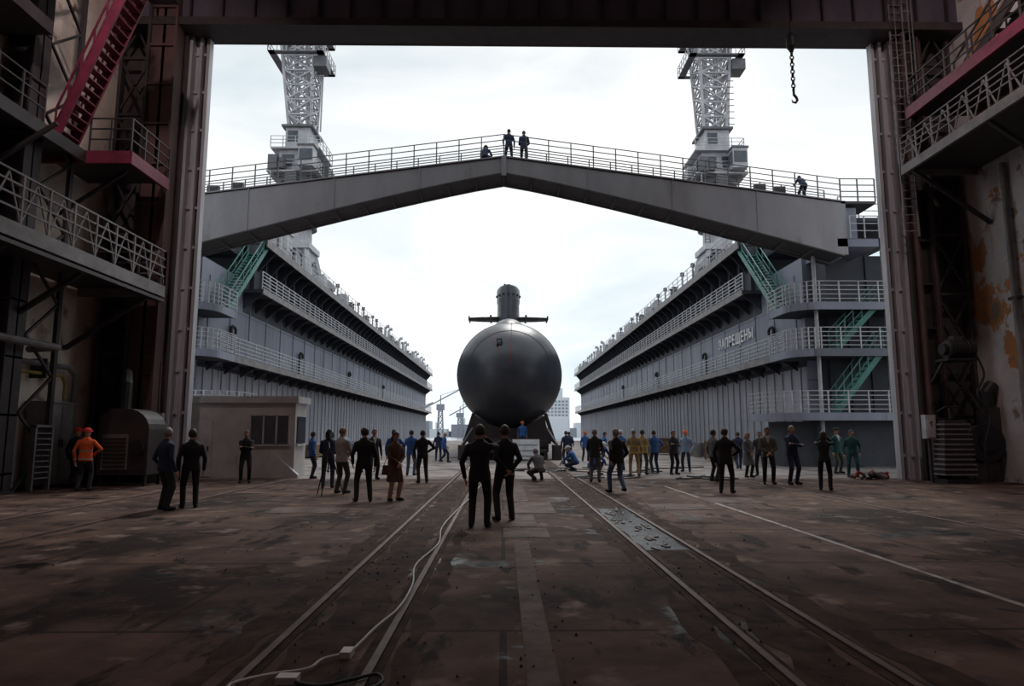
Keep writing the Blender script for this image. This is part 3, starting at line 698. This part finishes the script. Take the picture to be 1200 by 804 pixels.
b.tube([hp(a*.01,-.5) for a in range(30,157,6)],.011,4,1)
c=hp(.50,-.39)
for dx in (-.12,.12): b.box(c.x+dx-.03,c.x+dx+.03,c.y-.05,c.y+.1,c.z-.36,c.z+.36,2)
for dz in (-.36,.0,.36): b.box(c.x-.18,c.x+.18,c.y-.05+dz*.12,c.y+.12,c.z+dz-.035,c.z+dz+.035,2)
b.obj('hull_seams_and_marks',['sublight','redline','subd'],sub,False)
# cradle
cr=empty('launching_cradle',(SX,SY,0)); b=MB()
for j in range(12):
    y=2.9+j*4.6
    inner=[]
    for k in range(13):
        a=math.radians(-40+80*k/12); inner.append((R0+.02)*V((math.sin(a),0,-math.cos(a))))
    poly=[V((p.x,y,SZ+p.z)) for p in inner]+[V((2.5,y,1.5)),V((2.4,y,1.15)),V((-2.4,y,1.15)),V((-2.5,y,1.5))]
    b.prism(poly,(0,.5,0),0)
    for sx in (-1,1):
        b.beam((sx*2.35,y+.25,2.9),(sx*2.95,y+.25,1.0),.22,.4,0); b.beam((sx*3.0,y+.25,1.1),(sx*2.1,y+.25,1.5),.2,.25,0)
for x in (-1.75,1.92):
    b.box(x-.5,x+.5,.9,56,.78,1.15,0)
    for j in range(24):
        y=1.6+j*2.3
        b.box(x-.5,x+.5,y-.6,y+.6,.45,.78,0)
        for dx in (-.42,.38):
            for dy in (-.38,.38): b.tube([(x+dx-.06,y+dy,.3),(x+dx+.06,y+dy,.3)],.27,14,1)
b.box(-2.6,2.6,1.2,1.5,.95,1.3,0)
b.box(-1.6,2.2,-.6,1.2,.45,.62,0); b.box(-1.6,-1.45,-.6,1.2,.03,.5,0); b.box(2.05,2.2,-.6,1.2,.03,.5,0)
for x in (-2.9,2.9): b.box(x-.25,x+.25,-.2,1.4,.0,.9,0); b.beam((x,.6,.9),(x*.8,1.4,1.9),.15,.15,0)
b.obj('saddles_and_bogies',['dark','black'],cr)
b=MB(); b.prism([(.15,.0-1.1,.1),(1.75,-1.1,.1),(1.75,-.5,1.25),(.15,-.5,1.25)],(0,.1,.0),0); b.box(.15,1.75,-.9,-.6,.0,.2,0); b.beam((.25,-.5,1.1),(.25,-.35,.0),.06);b.beam((1.65,-.5,1.1),(1.65,-.35,.0),.06)
for k in range(3): b.beam((.3,-1.03+k*.17,.3+k*.32),(1.6,-1.03+k*.17,.3+k*.32),.04,.02,1)
b.obj('white_sign_board',['white','fard'],None,False,(SX,SY-.3,0))

# ------------------------------------------------------------------ far background
b=MB()
b.box(18.5,29,300,312,-1,17,0); b.box(20,26,300,310,17,21,0); b.box(19,28,299,300,-1,8,0)
for i in range(5):
    for j in range(6): b.box(19.2+j*1.6,20.2+j*1.6,299.85,300,9+i*1.5-.2,9.8+i*1.5-.2,1)
b.beam((23,305,21),(23,305,30),.4,.4,0)
b.obj('distant_ship_superstructure',['farb','fard'])
b=MB(); random.seed(5)
x=-160
while x<160:
    w=random.uniform(8,22); h=random.uniform(3,9)
    b.box(x,x+w,420,440,-1,h,random.choice([0,1]))
    if random.random()<.4: b.box(x+w*.3,x+w*.5,425,430,h,h+4,0)
    x+=w+random.uniform(-2,4)
b.box(-400,400,440,470,-1,2.5,1)
b.obj('distant_shore_buildings',['farb','fard'])
for (x,y,h) in ((-33,360,26),(-24,380,20),(-44,350,18)):
    b=MB(); b.lattice((0,0,0),1.6,(0,0,h*.6),.9,5,.3); b.beam((-h*.3,0,h*.6),(h*.45,0,h*1.0),.6,.6); b.beam((0,0,h*.6),(0,0,h*.85),.5,.5); b.beam((0,0,h*.85),(h*.45,0,h*1.0),.2,.2); b.box(-2,2,-2,2,h*.55,h*.67)
    b.obj('distant_harbour_crane',['fard'],None,False,(x,y,-1))
b=MB(); b.tube([(-8.3,142,0),(-8.3,142,9)],[.12,.06],6); b.beam((-8.3,142,9),(-7.3,142,9.2),.08); b.box(-7.6,-7,141.8,142.2,9.05,9.25); b.obj('lamp_post',['fard'])

# ------------------------------------------------------------------ people
def ik(a,t,l1,l2,pole):
    d=t-a; L=d.length; mx=(l1+l2)*.995
    if L>mx: t=a+d.normalized()*mx; L=mx
    d=(t-a).normalized(); x=(l1*l1-l2*l2+L*L)/(2*L); h=math.sqrt(max(l1*l1-x*x,0))
    pole=V(pole); n=pole-d*pole.dot(d); n.normalize(); return a+d*x+n*h,t
def capsule(b,p,q,r1,r2,n=12,flat=1.0):
    d=(q-p); L=d.length; d.normalize(); up=V((0,1,0)) if abs(d.y)<.9 else V((1,0,0)); a=d.cross(up).normalized(); c=a.cross(d)
    rings=[]
    for i in range(4):
        t=math.pi/2*(i+.25)/4.25; rings.append((p-d*r1*math.cos(t),r1*math.sin(t)))
    rings.append((p,r1)); rings.append((p.lerp(q,.5),(r1+r2)/2)); rings.append((q,r2))
    for i in range(3,-1,-1):
        t=math.pi/2*(i+.25)/4.25; rings.append((q+d*r2*math.cos(t),r2*math.sin(t)))
    b.loft([[o+(a*math.cos(2*math.pi*k/n)+c*math.sin(2*math.pi*k/n)*flat)*r for k in range(n)] for o,r in rings])
def segd(p,a,q):
    ab=q-a; t=max(0,min(1,(p-a).dot(ab)/max(ab.length_squared,1e-9))); return (p-(a+ab*t)).length,t

def headmesh(b,R,c,hair,gear,sc=1.0):
    n,m=28,22
    def pt(i,k,off=0):
        t=math.pi*i/m; a=2*math.pi*k/n
        ux,uy,uz=math.sin(t)*math.sin(a),-math.sin(t)*math.cos(a),math.cos(t)
        px,py,pz=ux*.077,uy*.096,uz*.118
        if uz<0: px*=1-.30*(-uz)**1.3
        if uy>0 and uz<-.2: py*=1-.35*min(1,(-uz-.2)/.6)
        if uy<-.2:
            g=lambda x0,z0,sx,sz: math.exp(-((ux-x0)/sx)**2-((uz-z0)/sz)**2)
            py-=.026*g(0,-.22,.13,.16)+.010*g(0,-.02,.12,.2)
            py+=.012*(g(.38,.02,.16,.12)+g(-.38,.02,.16,.12))
            py-=.005*(g(.35,.22,.25,.09)+g(-.35,.22,.25,.09))
            py-=.008*g(0,-.52,.22,.09); py+=.003*g(0,-.53,.2,.025); py-=.012*g(0,-.84,.3,.14)
            py-=.004*(g(.45,-.25,.2,.2)+g(-.45,-.25,.2,.2))
        v=V((px,py,pz))
        if off: v+=V((ux*off,uy*off,uz*off))
        return v,(ux,uy,uz)
    o=len(b.v)
    for i in range(m+1):
        for k in range(n): b.v.append(tuple(c+R@(pt(i,k)[0]*sc)))
    for i in range(m):
        for k in range(n):
            k2=(k+1)%n
            u=pt(i+.5,k+.5)[1]
            lip= u[1]<-.5 and abs(u[0])<.24 and -.60<u[2]<-.45
            f=(i*n+k,(i+1)*n+k,(i+1)*n+k2,i*n+k2)
            b.f.append(tuple(o+j for j in f)); b.m.append(9 if lip else 3)
    for s in (-1,1):
        b.ell(c+R@(V((s*.077,.008,-.012))*sc),(.010*sc,.020*sc,.031*sc),8,6,3,R=R)
        b.ell(c+R@(V((s*.030,-.0815,.004))*sc),(.012*sc,.008*sc,.0065*sc),8,5,7,R=R)
        b.ell(c+R@(V((s*.030,-.0885,.004))*sc),(.005*sc,.003*sc,.005*sc),6,4,8,R=R)
        b.ell(c+R@(V((s*.030,-.087,.022))*sc),(.016*sc,.005*sc,.003*sc),6,4,4,R=R)
    if gear!='helmet':
        o=len(b.v)
        for i in range(m+1):
            for k in range(n): b.v.append(tuple(c+R@(pt(i,k,.012)[0]*sc)))
        for i in range(m):
            for k in range(n):
                u=pt(i+.5,k+.5)[1]
                lim=.50 if u[1]<-.35 else (.12 if u[1]<.05 else (-.42 if hair=='short' else -.95))
                if u[2]>lim:
                    k2=(k+1)%n; f=(i*n+k,(i+1)*n+k,(i+1)*n+k2,i*n+k2); b.f.append(tuple(o+j for j in f)); b.m.append(4)
        if hair=='long': b.ell(c+R@(V((0,.055,-.07))*sc),(.088*sc,.055*sc,.14*sc),14,8,4,R=R)
    if gear=='helmet':
        b.ell(c+R@(V((0,.005,.035))*sc),(.105*sc,.128*sc,.105*sc),20,8,10,0.0,R=R)
        ring=[[c+R@(V((rx*math.sin(t),ry*-math.cos(t)*(1.18 if math.cos(t)>0 else 1),zz))*sc) for t in [2*math.pi*k/20 for k in range(20)]] for rx,ry,zz in ((.1,.12,.03),(.118,.142,.028),(.118,.142,.036),(.1,.12,.045))]
        b.loft(ring,10); b.ell(c+R@(V((0,.01,.135))*sc),(.02*sc,.09*sc,.008*sc),8,4,10,R=R)
    if gear=='cap':
        b.ell(c+R@(V((0,.005,.06))*sc),(.09*sc,.108*sc,.035*sc),20,5,10,R=R)
        b.ell(c+R@(V((0,.0,.095))*sc),(.12*sc,.135*sc,.03*sc),20,5,10,R=R)
        b.ell(c+R@(V((0,-.11,.045))*sc),(.065*sc,.05*sc,.008*sc),14,4,8,R=R)

def hand(b,w,d,pn,curl,sgn):
    d=d.normalized(); pn=(pn-d*pn.dot(d)).normalized(); s=d.cross(pn).normalized()*sgn
    rings=[]
    for t,wd,th in ((-.02,.026,.02),(.0,.027,.019),(.03,.037,.017),(.07,.041,.015),(.092,.039,.012)):
        rings.append([w+d*t+s*(wd*math.cos(2*math.pi*k/10))+pn*(th*math.sin(2*math.pi*k/10)) for k in range(10)])
    b.loft(rings,3)
    for j,(off,L,r) in enumerate(((.030,.072,.0085),(.010,.080,.009),(-.010,.074,.0085),(-.029,.058,.0075))):
        p=w+d*.082+s*off; pts=[p];ang=0;dd=d
        for q,f in enumerate((.45,.32,.23)):
            ang+=curl*(.55+.25*q+.04*j); dd=(d*math.cos(ang)+pn*math.sin(ang)); p=p+dd*L*f; pts.append(p)
        b.tube(pts,[r,r*.97,r*.88,r*.6],6,3)
    p=w+d*.028+s*.030; t1=(d*.55+s*.75+pn*.3).normalized(); t2=(d*.85+s*.3+pn*.45).normalized()
    b.tube([p-t1*.012,p+t1*.03,p+t1*.03+t2*.028,p+t1*.03+t2*.05],[.013,.0115,.010,.006],6,3)

def V3(*a): return V(a)
POSES={
 'stand':dict(),
 'stand2':dict(feet=[(-.16,.03),(.15,-.06)],hands=[(-.27,-.05,.84),(.25,-.10,.90)],yaw=.5),
 'behind':dict(hands=[(-.06,.19,.93),(.06,.20,.95)],poles=[(-1,.6,0),(1,.6,0)],feet=[(-.14,0),(.14,.02)]),
 'hip':dict(hands=[(-.20,-.10,1.02),(.27,0,.83)],poles=[(-1,.4,0),(1,.5,0)],feet=[(-.15,0),(.13,.05)],yaw=-.4),
 'phone':dict(hands=[(-.10,-.14,1.50),(.26,-.02,.84)],poles=[(-1,-.3,-1),(1,.5,0)],yaw=.2),
 'photo':dict(hands=[(-.07,-.24,1.55),(.07,-.24,1.55)],poles=[(-1,0,-1),(1,0,-1)],pitch=0,cam=True),
 'walk':dict(feet=[(-.10,-.30),(.10,.30)],hands=[(-.24,.18,.92),(.24,-.22,.95)],pz=.88,lean=.06),
 'walk2':dict(feet=[(-.09,.22),(.10,-.22)],hands=[(-.25,-.16,.90),(.25,.14,.88)],pz=.90,lean=.04),
 'crossed':dict(hands=[(.10,-.20,1.17),(-.10,-.22,1.20)],poles=[(-1,-.2,-.6),(1,-.2,-.6)]),
 'front':dict(hands=[(-.04,-.20,.98),(.04,-.20,.96)],poles=[(-1,.3,-.2),(1,.3,-.2)],pitch=.25),
 'crouch':dict(pz=.38,lean=.55,feet=[(-.17,-.12),(.17,.10)],hands=[(-.13,-.48,.45),(.15,-.48,.38)],poles=[(-1,.3,0),(1,.3,0)],py=.12,pitch=-.1,knee=(0,-1,.7)),
 'leanrail':dict(pz=.84,lean=.65,py=.30,feet=[(-.14,.22),(.14,.30)],hands=[(-.20,-.38,1.13),(.20,-.38,1.13)],poles=[(-.4,.6,-1),(.4,.6,-1)],pitch=-.2),
 'bend':dict(pz=.80,lean=1.1,py=.22,feet=[(-.17,0),(.17,.1)],hands=[(-.15,-.50,.62),(.2,-.45,.55)],pitch=.3),
}
cache={}
def person_mesh(pose,coat,hair,gear,female):
    key=(pose,coat,hair,gear,female)
    if key in cache:return cache[key]
    P=POSES[pose]; pz=P.get('pz',.93); lean=P.get('lean',.0); py=P.get('py',0.0)
    RL=Matrix.Rotation(lean,3,'X')
    pel=V3(0,py,pz)
    def T(x,y,h): return pel+RL@V3(x,y,h)
    sw=.168 if female else .188; fk=.9 if female else 1.0
    b=MB(); segs=[]
    def cap(a,q,r1,r2,lab): capsule(b,a,q,r1,r2); segs.append((a,q,r1,r2,lab))
    hem={'jacket':-.10,'suit':-.16,'coat':-.45}[coat]
    if pz<.7: hem=-.06
    sec=[]
    if coat=='coat' and pz>.7: sec=[(hem,.21,.16),(-.28,.2,.15)]
    else: sec=[(hem,.188*1.0,.135)]
    waist=.14 if female else .165
    sec+=[(0,.18 if not female else .175,.128),(.13,waist,.115),(.27,.178*fk,.125),(.38,.195*fk,.128),(.455,.19*fk,.11),(.505,.145*fk,.095),(.54,.085,.078),(.56,.066,.068)]
    rings=[]
    for h,w,dp in sec:
        ring=[]
        for k in range(20):
            a=2*math.pi*k/20; cx,cy=math.cos(a),math.sin(a)
            ex=.85; x=math.copysign(abs(cx)**ex,cx)*w; y=math.copysign(abs(cy)**ex,cy)*dp
            ring.append((T(x,y,h) if h>=0 else pel+V3(x,y,h)))
        rings.append(ring)
    b.loft(rings)
    segs.append((T(0,0,.0),T(0,0,.44),.15,.15,0)); segs.append((pel+V3(0,0,hem+.10),T(0,0,.0),.17,.15,0))
    feet=P.get('feet',[(-.13,0),(.13,.02)]); kp=V(P.get('knee',(0,-1,0)))
    for i,s in enumerate((-1,1)):
        hip=pel+V3(s*.095,0,-.02); ank=V3(feet[i][0],feet[i][1],.09)
        if ank.y>.2 : ank.z=.14
        k,a2=ik(hip,ank,.435,.42,kp+V3(s*.15,0,0))
        cap(hip,k,.098*fk,.072,1); cap(k,a2,.070,.058,1)
        toe=a2+V3(s*.03,-.16,-.045); toe.z=max(.042,toe.z); heel=a2+V3(0,.035,-.04)
        cap(heel,toe,.048,.042,2)
    hands=P.get('hands',[(-.27,-.04,.84),(.27,-.04,.84)]); poles=P.get('poles',[(-.5,1,0),(.5,1,0)])
    hinfo=[]
    for i,s in enumerate((-1,1)):
        sh=T(s*sw,0,.435); e,w=ik(sh,V(hands[i]),.295*fk**.5,.265*fk**.5,V(poles[i]))
        cap(sh,e,.062*fk,.051*fk,0); cap(e,w,.050*fk,.040*fk,0); hinfo.append((e,w,s))
    me=bpy.data.meshes.new('t'); me.from_pydata(b.v,[],b.f); ob=bpy.data.objects.new('t',me); col.objects.link(ob)
    md=ob.modifiers.new('r','REMESH'); md.mode='VOXEL'; md.voxel_size=.0175; md.use_smooth_shade=True
    sm=ob.modifiers.new('s','SMOOTH'); sm.iterations=3; sm.factor=.5
    dg=bpy.context.evaluated_depsgraph_get(); ev=ob.evaluated_get(dg); rm=ev.to_mesh()
    nb=MB(); nb.v=[(v.co.x,v.co.y,max(v.co.z,0.0)) for v in rm.vertices]
    iRL=RL.inverted()
    for p in rm.polygons:
        c=p.center; best=9;lab=0
        for (a,q,r1,r2,l) in segs:
            d,t=segd(c,a,q); d-=r1+(r2-r1)*t
            if d<best: best=d;lab=l
        if pz>.7 and lab==1 and c.z>pel.z+hem and abs(c.x)<.24: lab=0
        if lab==0 and pz>.7 and c.z<pel.z+hem-.015:
            dm=min(segd(c,a,q)[0]-r1 for (a,q,r1,r2,l) in segs if l==1)
            da=min(segd(c,e,w)[0]-.05 for e,w,s in hinfo)
            if dm<da: lab=1
        lc=iRL@(c-pel)
        if lab==0 and lc.y<-.05 and .30<lc.z<.56 and abs(lc.x)<(lc.z-.28)*.28: lab=5
        if lab==0 and (.16<lc.z<.20 or hem+.03<lc.z<hem+.07) : lab=6
        nb.f.append(tuple(p.vertices)); nb.m.append(lab)
    ev.to_mesh_clear(); bpy.data.objects.remove(ob); bpy.data.meshes.remove(me)
    for e,w,s in hinfo:
        d=(w-e).normalized(); inward=V3(-s,-.15,0) if abs(d.z)>.6 else V3(0,0,-1)
        if pose=='photo': inward=V3(-s,0,0)
        hand(nb,w+d*.035,d,inward,.55 if pose not in('photo','leanrail') else 1.0,1 if (d.cross(inward)).dot(V3(0,-1,0.2))>0 else -1)
    yaw=P.get('yaw',0); pit=P.get('pitch',0)
    nk=T(0,-.0,.53); hc=T(0,-.02,.69) if lean<.4 else T(0,-.02,.68)
    nb.tube([nk,nk.lerp(hc,.5)+V3(0,.005,0),hc+V3(0,.01,-.03)],[.062,.055,.052],12,3)
    RH=Matrix.Rotation(yaw,3,'Z')@Matrix.Rotation(lean*.45+pit,3,'X')
    headmesh(nb,RH,hc,hair,gear,1.05)
    cr=[[T((.082+o)*math.cos(2*math.pi*k/16),(.078+o)*math.sin(2*math.pi*k/16),h-(.02 if math.sin(2*math.pi*k/16)<-.5 else 0)) for k in range(16)] for o,h in ((.012,.52),(.0,.57),(-.008,.57),(-.006,.53))]
    nb.loft(cr,0,False)
    if P.get('cam'):
        nb.box(-.065,.065,-.30,-.22,1.56,1.655,8); nb.tube([(0,-.30,1.605),(0,-.42,1.605)],[.04,.045],12,8)
    me=bpy.data.meshes.new('person_'+pose); me.from_pydata(nb.v,[],nb.f); me.update()
    for i in range(11): me.materials.append(SK)
    me.polygons.foreach_set('material_index',nb.m); me.polygons.foreach_set('use_smooth',[True]*len(nb.f))
    cache[key]=me; return me
CL={'black':(.012,.012,.015),'navy':(.020,.032,.080),'blue':(.04,.13,.38),'ltblue':(.28,.40,.58),'jeans':(.09,.14,.27),'brown':(.10,.05,.04),'grey':(.15,.15,.165),
 'ltgrey':(.42,.42,.43),'orange':(.85,.13,.03),'white':(.65,.65,.65),'tan':(.40,.30,.16),'olive':(.06,.075,.055),'teal':(.02,.09,.095),'camo':(.11,.11,.085),'red':(.65,.025,.02),'yellow':(.75,.6,.05),'char':(.03,.03,.036)}
for k,v in CL.items(): cloth('cloth_'+k,v)
HR={'dark':mat('hair_dark',(.02,.014,.01),(.035,.022,.015),rough=.6,scale=30),'grey':mat('hair_grey',(.25,.24,.23),(.16,.15,.15),rough=.6,scale=30),'fair':mat('hair_fair',(.25,.16,.08),(.16,.1,.05),rough=.6,scale=30)}
def person(name,x,y,face,pose='stand',top='black',bot='black',coat='jacket',hair='short',hc='dark',gear=None,gc='red',shirt=None,stripe=None,female=False,h=1.75,z=0,shoe='black'):
    me=person_mesh(pose,coat,hair,gear,female)
    o=bpy.data.objects.new(name,me); col.objects.link(o)
    o.location=(x,y,z); o.rotation_euler=(0,0,math.radians(face)); s=h/1.75; o.scale=(s,s,s)
    c=lambda k:M['cloth_'+k]
    ml=[c(top),c(bot) if bot!='skin' else SK,c(shoe),SK,HR[hc],c(shirt or top),c(stripe or top),EYW,EYD,LIP,c(gc)]
    for i,m in enumerate(ml): o.material_slots[i].link='OBJECT'; o.material_slots[i].material=m
    return o
P=person
P('man_in_suit',-.42,12.3,175,'phone','black','black','suit',h=1.80)
P('man_in_suit',.03,13.2,200,'behind','black','char','suit',h=1.80)
P('man_in_jacket',-7.27,15.0,150,'stand2','navy','char',hc='grey',h=1.76)
P('man_in_jacket',-6.92,15.45,210,'stand','black','black',h=1.74)
P('shipyard_worker',-13.0,21.2,170,'stand','navy','navy',gear='helmet',gc='red',h=1.8)
P('shipyard_worker',-12.05,20.1,190,'hip','orange','char',gear='helmet',gc='red',stripe='ltgrey',h=1.78)
P('man_in_jacket',-8.52,23,20,'crossed','black','black','suit',h=1.72)
P('shipyard_worker',-6.95,25.2,120,'stand2','blue','navy',h=1.7)
P('man_in_jacket',-5.27,20.9,190,'front','navy','navy',h=1.75)
P('cameraman',-4.45,19.1,150,'front','ltgrey','olive',h=1.8,hc='fair')
P('man_in_suit',-3.37,16.8,200,'stand2','black','char','suit',shirt='white',h=1.78)
P('man_in_suit',-4.6,24.6,30,'stand','char','black','suit',shirt='white',h=1.78)
P('shipyard_worker',-4.05,25.6,200,'hip','blue','navy',h=1.78)
P('woman_in_coat',-2.66,17.0,40,'front','brown','skin','coat','long','dark',female=True,h=1.68)
P('shipyard_worker',-3.6,27,170,'stand','blue','jeans',h=1.76)
P('man_in_jacket',-2.68,23,200,'hip','black','char',h=1.74)
P('shipyard_worker',-3.8,40.4,180,'stand','navy','navy',h=1.7)
P('shipyard_worker',-3.3,38.5,90,'walk2','blue','navy',h=1.7,gear='helmet',gc='white')
P('shipyard_worker',-5.6,36,30,'stand2','navy','char',h=1.7)
P('shipyard_worker',-7.6,33,200,'hip','ltblue','navy',h=1.72)
P('man_in_jacket',-5.8,29,160,'crossed','char','black',h=1.75)
P('crouching_man',1.22,24.0,200,'crouch','grey','black',hc='grey',h=1.8)
P('shipyard_worker',1.15,41.9,0,'stand','blue','navy',gear='helmet',gc='orange',h=1.72,z=.62)
P('man_in_jacket',3.1,23.4,170,'front','char','grey',hc='grey',h=1.78)
P('man_in_jacket',3.14,19.1,200,'walk2','black','jeans',hc='grey',h=1.80,shirt='ltblue')
P('firefighter',5.0,26.4,170,'stand2','tan','tan',gear='helmet',gc='ltgrey',stripe='yellow',h=1.78)
P('firefighter',5.55,27.5,150,'stand','tan','olive',stripe='yellow',h=1.78)
P('shipyard_worker',6.2,28.3,200,'hip','blue','navy',h=1.76)
P('shipyard_worker',5.2,30.5,200,'stand','blue','navy',h=1.76,gear='helmet',gc='white')
P('man_in_jacket',6.76,27.4,20,'crossed','char','black',h=1.74)
P('shipyard_worker',7.8,29.4,330,'stand2','ltblue','navy',gear='helmet',gc='orange',h=1.74)
P('man_in_jacket',7.2,23.6,110,'stand','grey','char',h=1.76)
P('man_in_suit',6.15,19.1,150,'hip','black','black','suit',h=1.78)
P('woman_in_coat',9.1,25.6,20,'front','grey','black','coat','long','fair',female=True,h=1.66)
P('man_in_jacket',9.85,26.4,330,'stand','char','black',h=1.7)
P('photographer',8.57,22.3,350,'front','camo','black',h=1.84,shirt='ltgrey')
P('photographer',9.28,22.1,15,'crossed','navy','navy',h=1.88,hc='fair')
P('woman_in_jacket',9.3,19.95,150,'photo','black','black','jacket','long',female=True,h=1.70)
P('naval_officer',13.6,28.0,20,'stand','teal','olive','suit',gear='cap',gc='olive',shirt='white',h=1.84)
P('shipyard_worker',13.0,25.6,340,'stand2','teal','teal',h=1.76)
P('crouching_worker',3.05,30,250,'crouch','blue','navy',gear='helmet',gc='white',h=1.75)
P('crouching_worker',3.55,27.2,120,'crouch','blue','navy',gear='helmet',gc='orange',h=1.75)
P('bending_worker',4.2,31.5,60,'bend','navy','navy',gear='helmet',gc='white',h=1.75)
P('shipyard_worker',4.1,43,180,'stand','navy','navy',h=1.72)
P('shipyard_worker',4.8,40.5,20,'stand2','blue','navy',h=1.72,gear='helmet',gc='orange')
P('shipyard_worker',5.4,37,90,'walk','blue','navy',h=1.75)
P('shipyard_worker',3.3,36.2,200,'hip','navy','char',h=1.75)
P('shipyard_worker',10.6,31,170,'walk','navy','navy',h=1.75)
bz=lambda x:topz(x)+.02
P('shipyard_worker',.25,32.6,185,'stand2','navy','navy',h=1.76,z=bz(.4))
P('shipyard_worker',1.0,32.6,170,'front','navy','char',h=1.78,z=bz(1.15))
P('crouching_worker',-.95,32.6,170,'crouch','navy','navy',gear='helmet',gc='black',h=1.75,z=bz(-1.1))
P('shipyard_worker',14.9,32.75,185,'leanrail','navy','navy',h=1.7,z=bz(15.1))

# tripod + video camera
b=MB(); tx,ty=-4.62,18.35
for a in (0.4,2.5,4.6): b.tube([(tx,ty,1.3),(tx+.42*math.cos(a),ty+.42*math.sin(a),.02)],[.022,.014],6,0); b.tube([(tx+.2*math.cos(a),ty+.2*math.sin(a),.7),(tx,ty,.62)],.01,5,0)
b.tube([(tx,ty,.6),(tx,ty,1.45)],.02,8,0); b.box(tx-.05,tx+.05,ty-.08,ty+.08,1.45,1.5,0)
b.box(tx-.06,tx+.06,ty-.18,ty+.22,1.5,1.66,0); b.tube([(tx,ty+.22,1.58),(tx,ty+.38,1.58)],[.045,.055],12,0); b.box(tx-.02,tx+.02,ty-.1,ty+.15,1.7,1.73,0); b.box(tx-.015,tx+.015,ty-.1,ty-.07,1.65,1.72,0); b.box(tx-.015,tx+.015,ty+.12,ty+.15,1.65,1.72,0)
b.tube([(tx,ty-.05,1.45),(tx+.12,ty-.4,1.25)],.01,5,0)
b.obj('camera_tripod',['black'])
b=MB(); b.prism([(-2.98,17.0,.62),(-2.72,17.0,.62),(-2.75,17.0,.86),(-2.95,17.0,.86)],(0,.1,0),0); b.tube(smooth([(-2.93,17.05,.85),(-2.88,17.05,1.0),(-2.82,17.05,1.0),(-2.77,17.05,.85)],4),.008,5,0)
b.obj('handbag',['brown'])

# ------------------------------------------------------------------ added unseen fill lamps, the stronger pair turned to the side walls
for i,(x,y,en) in enumerate(((-8,2,110),(9,2,110),(-9.5,15,750),(11,15,750))):
    e=empty('added_fill_lamp',(x,y,18.6)); b=MB()
    b.tube([(0,0,0),(0,0,.25),(0,0,.5)],[.55,.45,.15],16,0); b.tube([(0,0,.5),(0,0,1.3)],.03,6,0); b.obj('fill_lamp_shade',['dark'],e)
    l=bpy.data.lights.new('fill_light','AREA'); l.shape='DISK'; l.size=.9; l.energy=en; l.color=(1,.78,.74)
    lo=bpy.data.objects.new('fill_light',l); col.objects.link(lo); lo.parent=e; lo.location=(0,0,-.05)
    if y>10: lo.rotation_euler=(0,math.radians(-42 if x>0 else 42),0)

# ------------------------------------------------------------------ world + soft sun
w=bpy.data.worlds.new('overcast_sky'); scene.world=w; w.use_nodes=True; nt=w.node_tree
bg=nt.nodes['Background']; tc=nt.nodes.new('ShaderNodeTexCoord'); mp=nt.nodes.new('ShaderNodeMapping'); mp.inputs['Scale'].default_value=(1,1,2.4); mp.inputs['Location'].default_value=(.3,.1,.4)
nz=nt.nodes.new('ShaderNodeTexNoise'); nz.inputs['Scale'].default_value=2.2; nz.inputs['Detail'].default_value=6; nz.inputs['Roughness'].default_value=.5; nz.inputs['Distortion'].default_value=.6
rp=nt.nodes.new('ShaderNodeValToRGB'); rp.color_ramp.elements[0].position=.36; rp.color_ramp.elements[0].color=(.44,.51,.55,1); rp.color_ramp.elements[1].position=.66; rp.color_ramp.elements[1].color=(.74,.74,.74,1)
el=rp.color_ramp.elements.new(.5); el.color=(.585,.615,.63,1)
nt.links.new(tc.outputs['Generated'],mp.inputs[0]); nt.links.new(mp.outputs[0],nz.inputs['Vector']); nt.links.new(nz.outputs[0],rp.inputs[0])
# brighter toward the horizon
sp=nt.nodes.new('ShaderNodeSeparateXYZ'); mr=nt.nodes.new('ShaderNodeMapRange'); mr.inputs['From Min'].default_value=0; mr.inputs['From Max'].default_value=.55; mr.inputs['To Min'].default_value=1.85; mr.inputs['To Max'].default_value=1.5
nt.links.new(tc.outputs['Generated'],sp.inputs[0]); nt.links.new(sp.outputs['Z'],mr.inputs['Value']); nt.links.new(mr.outputs[0],bg.inputs['Strength'])
nt.links.new(rp.outputs[0],bg.inputs['Color'])
sd=bpy.data.lights.new('sun','SUN'); sd.energy=2.0; sd.angle=math.radians(25); sd.color=(1,.97,.93)
so=bpy.data.objects.new('sun',sd); col.objects.link(so); so.rotation_euler=(math.radians(-38),math.radians(12),0); so.location=(0,60,80)

# ------------------------------------------------------------------ camera
cd=bpy.data.cameras.new('camera'); cd.lens=24; cd.sensor_width=36; cd.clip_end=4000
co=bpy.data.objects.new('camera',cd); col.objects.link(co); co.location=(0,0,1.65); co.rotation_euler=(math.radians(90+7.48),0,-.0125)
scene.camera=co
